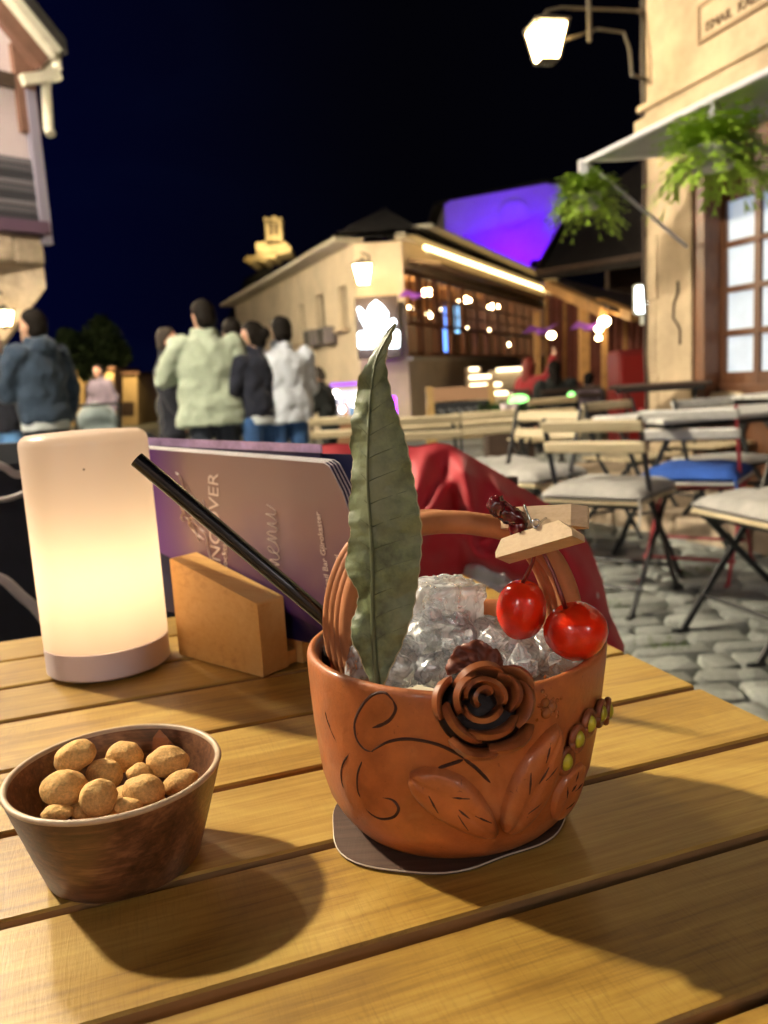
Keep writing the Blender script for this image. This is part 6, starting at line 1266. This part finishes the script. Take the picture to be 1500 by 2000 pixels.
txt('HANGOVER', .0185, .026, .050, 0, .10); txt('Cocktail Bar', .0085, .0365, .068, 0, .10)
txt('Hangover Cocktail Bar Gjirokaster', .0070, .157, .026, .15, -.09); txt('hangover_gj', .0072, .1675, .060, .15, -.09)
def stroke(pts, r=.0011): m = MB(); m.tube(spline([mp(a, b, mo1 - .0004) for a, b in pts], 60), [r * (.6 + .6 * abs(math.sin(i * .21))) for i in range(61)], 5, flat=.5); return place(m.build('lettering', M_PRINT), menu)
# the handwritten word and the line emblem
WORD = [(0, 0), (.12, .45), (.18, .5), (.2, .05), (.34, .5), (.4, .05), (.52, .48), (.56, .1), (.66, .02), (.8, .2), (.95, .4), (.9, .52), (.78, .4), (.78, .1), (.9, 0), (1.1, .15), (1.2, .5), (1.24, .05), (1.36, .46), (1.44, .4), (1.46, .08), (1.56, .02), (1.7, .45), (1.7, .12), (1.8, .02), (1.95, .3), (2.0, .48), (2.0, .08), (2.12, .02), (2.3, .4)]
m = MB(); m.tube(spline([mp(.1015 - y_ * .024, .0715 + x_ * .0245, mo1 - .0004) for x_, y_ in WORD], 220), .00042, 5, flat=.6); place(m.build('lettering', M_PRINT), menu)
if False: stroke([(.098 + q, b) for b, q in ((.072, 0), (.077, -.008), (.080, 0), (.083, -.007), (.086, .001), (.090, -.006), (.0935, .0), (.0965, -.004), (.094, -.007), (.091, -.003), (.097, .001), (.103, -.006), (.105, .001), (.109, -.006), (.112, .0), (.116, -.006), (.119, .0005), (.123, -.006), (.1255, .0), (.131, -.008))], .0009)
stroke([(-.020, .150), (-.014, .146), (-.012, .135), (-.009, .126), (-.013, .118), (-.018, .112), (-.016, .108)]); stroke([(-.006, .138), (.002, .128), (.008, .120), (.006, .112), (-.004, .112), (-.008, .105), (.002, .098), (.010, .094)]); stroke([(-.012, .126), (-.002, .118), (.010, .113), (.016, .118), (.014, .128)]); stroke([(-.004, .112), (.006, .104), (.014, .098), (.014, .088), (.018, .076)]); stroke([(-.018, .122), (-.012, .113), (-.006, .108), (.0, .10), (.004, .092)])

# ------------------------------------------------------------------ red jacket over the chair opposite
jk = thing('red_jacket', 'crumpled red jacket draped over the chair across the table', 'jacket', onY(900, 1100, 1.1)); jk.location.z = .45
top_c = [(560, 892), (612, 872), (660, 868), (700, 870), (760, 872), (815, 874), (850, 866), (880, 870), (920, 892), (965, 918), (1040, 966), (1108, 1008), (1150, 1062), (1176, 1130), (1190, 1195), (1220, 1262)]
def interp(tbl, s):
    s = s * (len(tbl) - 1); k = min(int(s), len(tbl) - 2); t = s - k; return tbl[k][0] + (tbl[k + 1][0] - tbl[k][0]) * t, tbl[k][1] + (tbl[k + 1][1] - tbl[k][1]) * t
bot_c = [(600, 1150), (660, 1140), (720, 1150), (770, 1150), (810, 1140), (850, 1135), (880, 1135), (910, 1118), (945, 1118), (985, 1120), (1015, 1150), (1050, 1200), (1085, 1260), (1130, 1290), (1170, 1300), (1210, 1330)]
def fold(x, y):
    f = 0
    for (ax, ay, bx, by, w, hgt) in ((905, 868, 925, 1090, 16, .030), (905, 905, 780, 1080, 20, .024), (925, 1080, 860, 890, 22, -.022), (925, 1085, 1100, 1060, 18, .022), (925, 1080, 1060, 960, 24, -.020), (930, 1090, 1130, 1180, 16, .020), (1010, 960, 1160, 1150, 26, .024), (830, 880, 800, 1040, 16, .02), (780, 890, 720, 1100, 22, -.02), (650, 880, 700, 1100, 18, .018), (960, 930, 1040, 1080, 14, .016), (1060, 1000, 1110, 1240, 18, -.018), (870, 1010, 960, 1115, 12, .014)):
        d = Vector((bx - ax, by - ay)); L = d.length; d /= L; q = Vector((x - ax, y - ay)); s = q.dot(d) / L; e = q.x * d.y - q.y * d.x
        if -.15 < s < 1.15: f += hgt * math.exp(-(e / w) ** 2) * max(0, 1 - (2 * s - 1) ** 4 * .7)
    return f + .008 * noise.noise(Vector((x * .012, y * .012, 0))) + .004 * noise.noise(Vector((x * .04, y * .03, 2)))
def jf(u, v):
    tx_, ty = interp(top_c, u); bx_, by = interp(bot_c, u); x = tx_ + (bx_ - tx_) * v; y = ty + (by - ty) * v; bul = .11 * math.sin(math.pi * min(1, .12 + v * .72)) ** .8
    return onY(x, y, 1.17 - bul - fold(x, y) * min(1, v * 6) * 1.15)
def jb(u, v): p = jf(u, v); tx_, ty = interp(top_c, u); bx_, by = interp(bot_c, u); q = onY(tx_ + (bx_ - tx_) * v, ty + (by - ty) * v, 1.17); return Vector((q.x, q.y + .13 * math.sin(math.pi * min(1, max(.0, v))) , q.z)) if 0 < v < 1 else Vector((q.x, q.y + .02, q.z))
m = MB(); m.grid(jf, 120, 70); m.grid(jb, 60, 20); place(m.build('body', M_JACKET, smooth=True), jk)
sn = onY(1157, 1164, 1.085); m = MB(); m.lathe([(0, .004), (.006, .004), (.0085, .002), (.009, 0)], 20); o = m.build('snap_button', mat('snap_white', (.65, .64, .62), .3)); o.matrix_world = basis(sn, (1, 0, 0), (0, .25, 1)); o.parent = jk; o.matrix_parent_inverse = mat_world(jk).inverted()
m = MB(); m.lathe([(0, .0055), (.0022, .005), (.003, .0035)], 12); o = m.build('snap_stud', M_STEEL); o.matrix_world = basis(sn, (1, 0, 0), (0, .25, 1)); o.parent = jk; o.matrix_parent_inverse = mat_world(jk).inverted()
wc = MB()
def wf(u, v): x = 868 + 135 * u; y = 1078 + 110 * v; return onY(x, y, 1.13 - .05 * math.sin(math.pi * u) * math.sin(math.pi * v) - .012 * math.sin(u * 13 + v * 5) - .01 * math.sin(v * 17 - u * 7))
wc.shell(wf, 36, 24, .004); tag(wc.build('white_cloth', M_WHITECLOTH, smooth=True), 'crumpled white cloth showing under the red jacket', 'cloth')
ch = thing('dining_chair', 'dark chair under the red jacket across the table', 'chair', (.02, 1.33, 0), .1)
for s in (-1, 1): m = MB(); m.bar((s * .19, -.02, 0), (s * .19, .02, .80), .035, .03); m.build('rear_post', M_DARKWOOD, ch); m = MB(); m.bar((s * .19, .38, 0), (s * .19, .36, .44), .035, .03); m.build('leg', M_DARKWOOD, ch)
m = MB(); m.box((0, .18, .45), (.42, .42, .04), None, .01); m.build('seat', M_DARKWOOD, ch)
for z in (.58, .68, .78): m = MB(); m.box((0, .012, z), (.37, .018, .05)); m.build('back_slat', M_DARKWOOD, ch)

# ------------------------------------------------------------------ dark chair with a coat behind the lamp
dc = thing('padded_chair', 'dark padded chair with pale metal arm behind the lamp', 'chair', (-.62, 1.30, 0), .25)
def pad(u, v): a = (u - .5) * .56; return Vector((a, -.03 - .10 * (1 - (2 * u - 1) ** 2) * 0 + .02 * math.sin(v * 3), .40 + .47 * v - .03 * (2 * u - 1) ** 4))
m = MB(); m.box((0, .0, .66), (.56, .09, .50), None, .03); m.build('backrest', M_DARKCLOTH, dc); m = MB(); m.box((0, .26, .45), (.54, .50, .12), None, .03); m.build('seat', M_DARKCLOTH, dc)
for s in (-1, 1):
    for y in (.02, .48): m = MB(); m.tube([(s * .25, y, 0), (s * .25, y, .42)], .014, 8); m.build('leg', M_BLACK, dc)
M_ARM = mat('pale_tube', (.33, .28, .27), .4)
m = MB(); m.tube(spline([onY(-40, 1118, 1.12), onY(6, 1132, 1.12), onY(40, 1162, 1.11), onY(76, 1196, 1.10), onY(120, 1260, 1.09)], 16), .0075, 8); place(m.build('arm_tube', M_ARM, smooth=True), dc)
m = MB(); m.tube(spline([onY(-30, 900, 1.22), onY(8, 912, 1.22), onY(30, 926, 1.22), onY(60, 925, 1.23)], 12), .006, 8); m.tube(spline([onY(-30, 978, 1.22), onY(10, 975, 1.22), onY(35, 968, 1.22), onY(60, 955, 1.22)], 12), .004, 8); place(m.build('back_tube', M_ARM, smooth=True), dc)
bpy.context.view_layer.update()
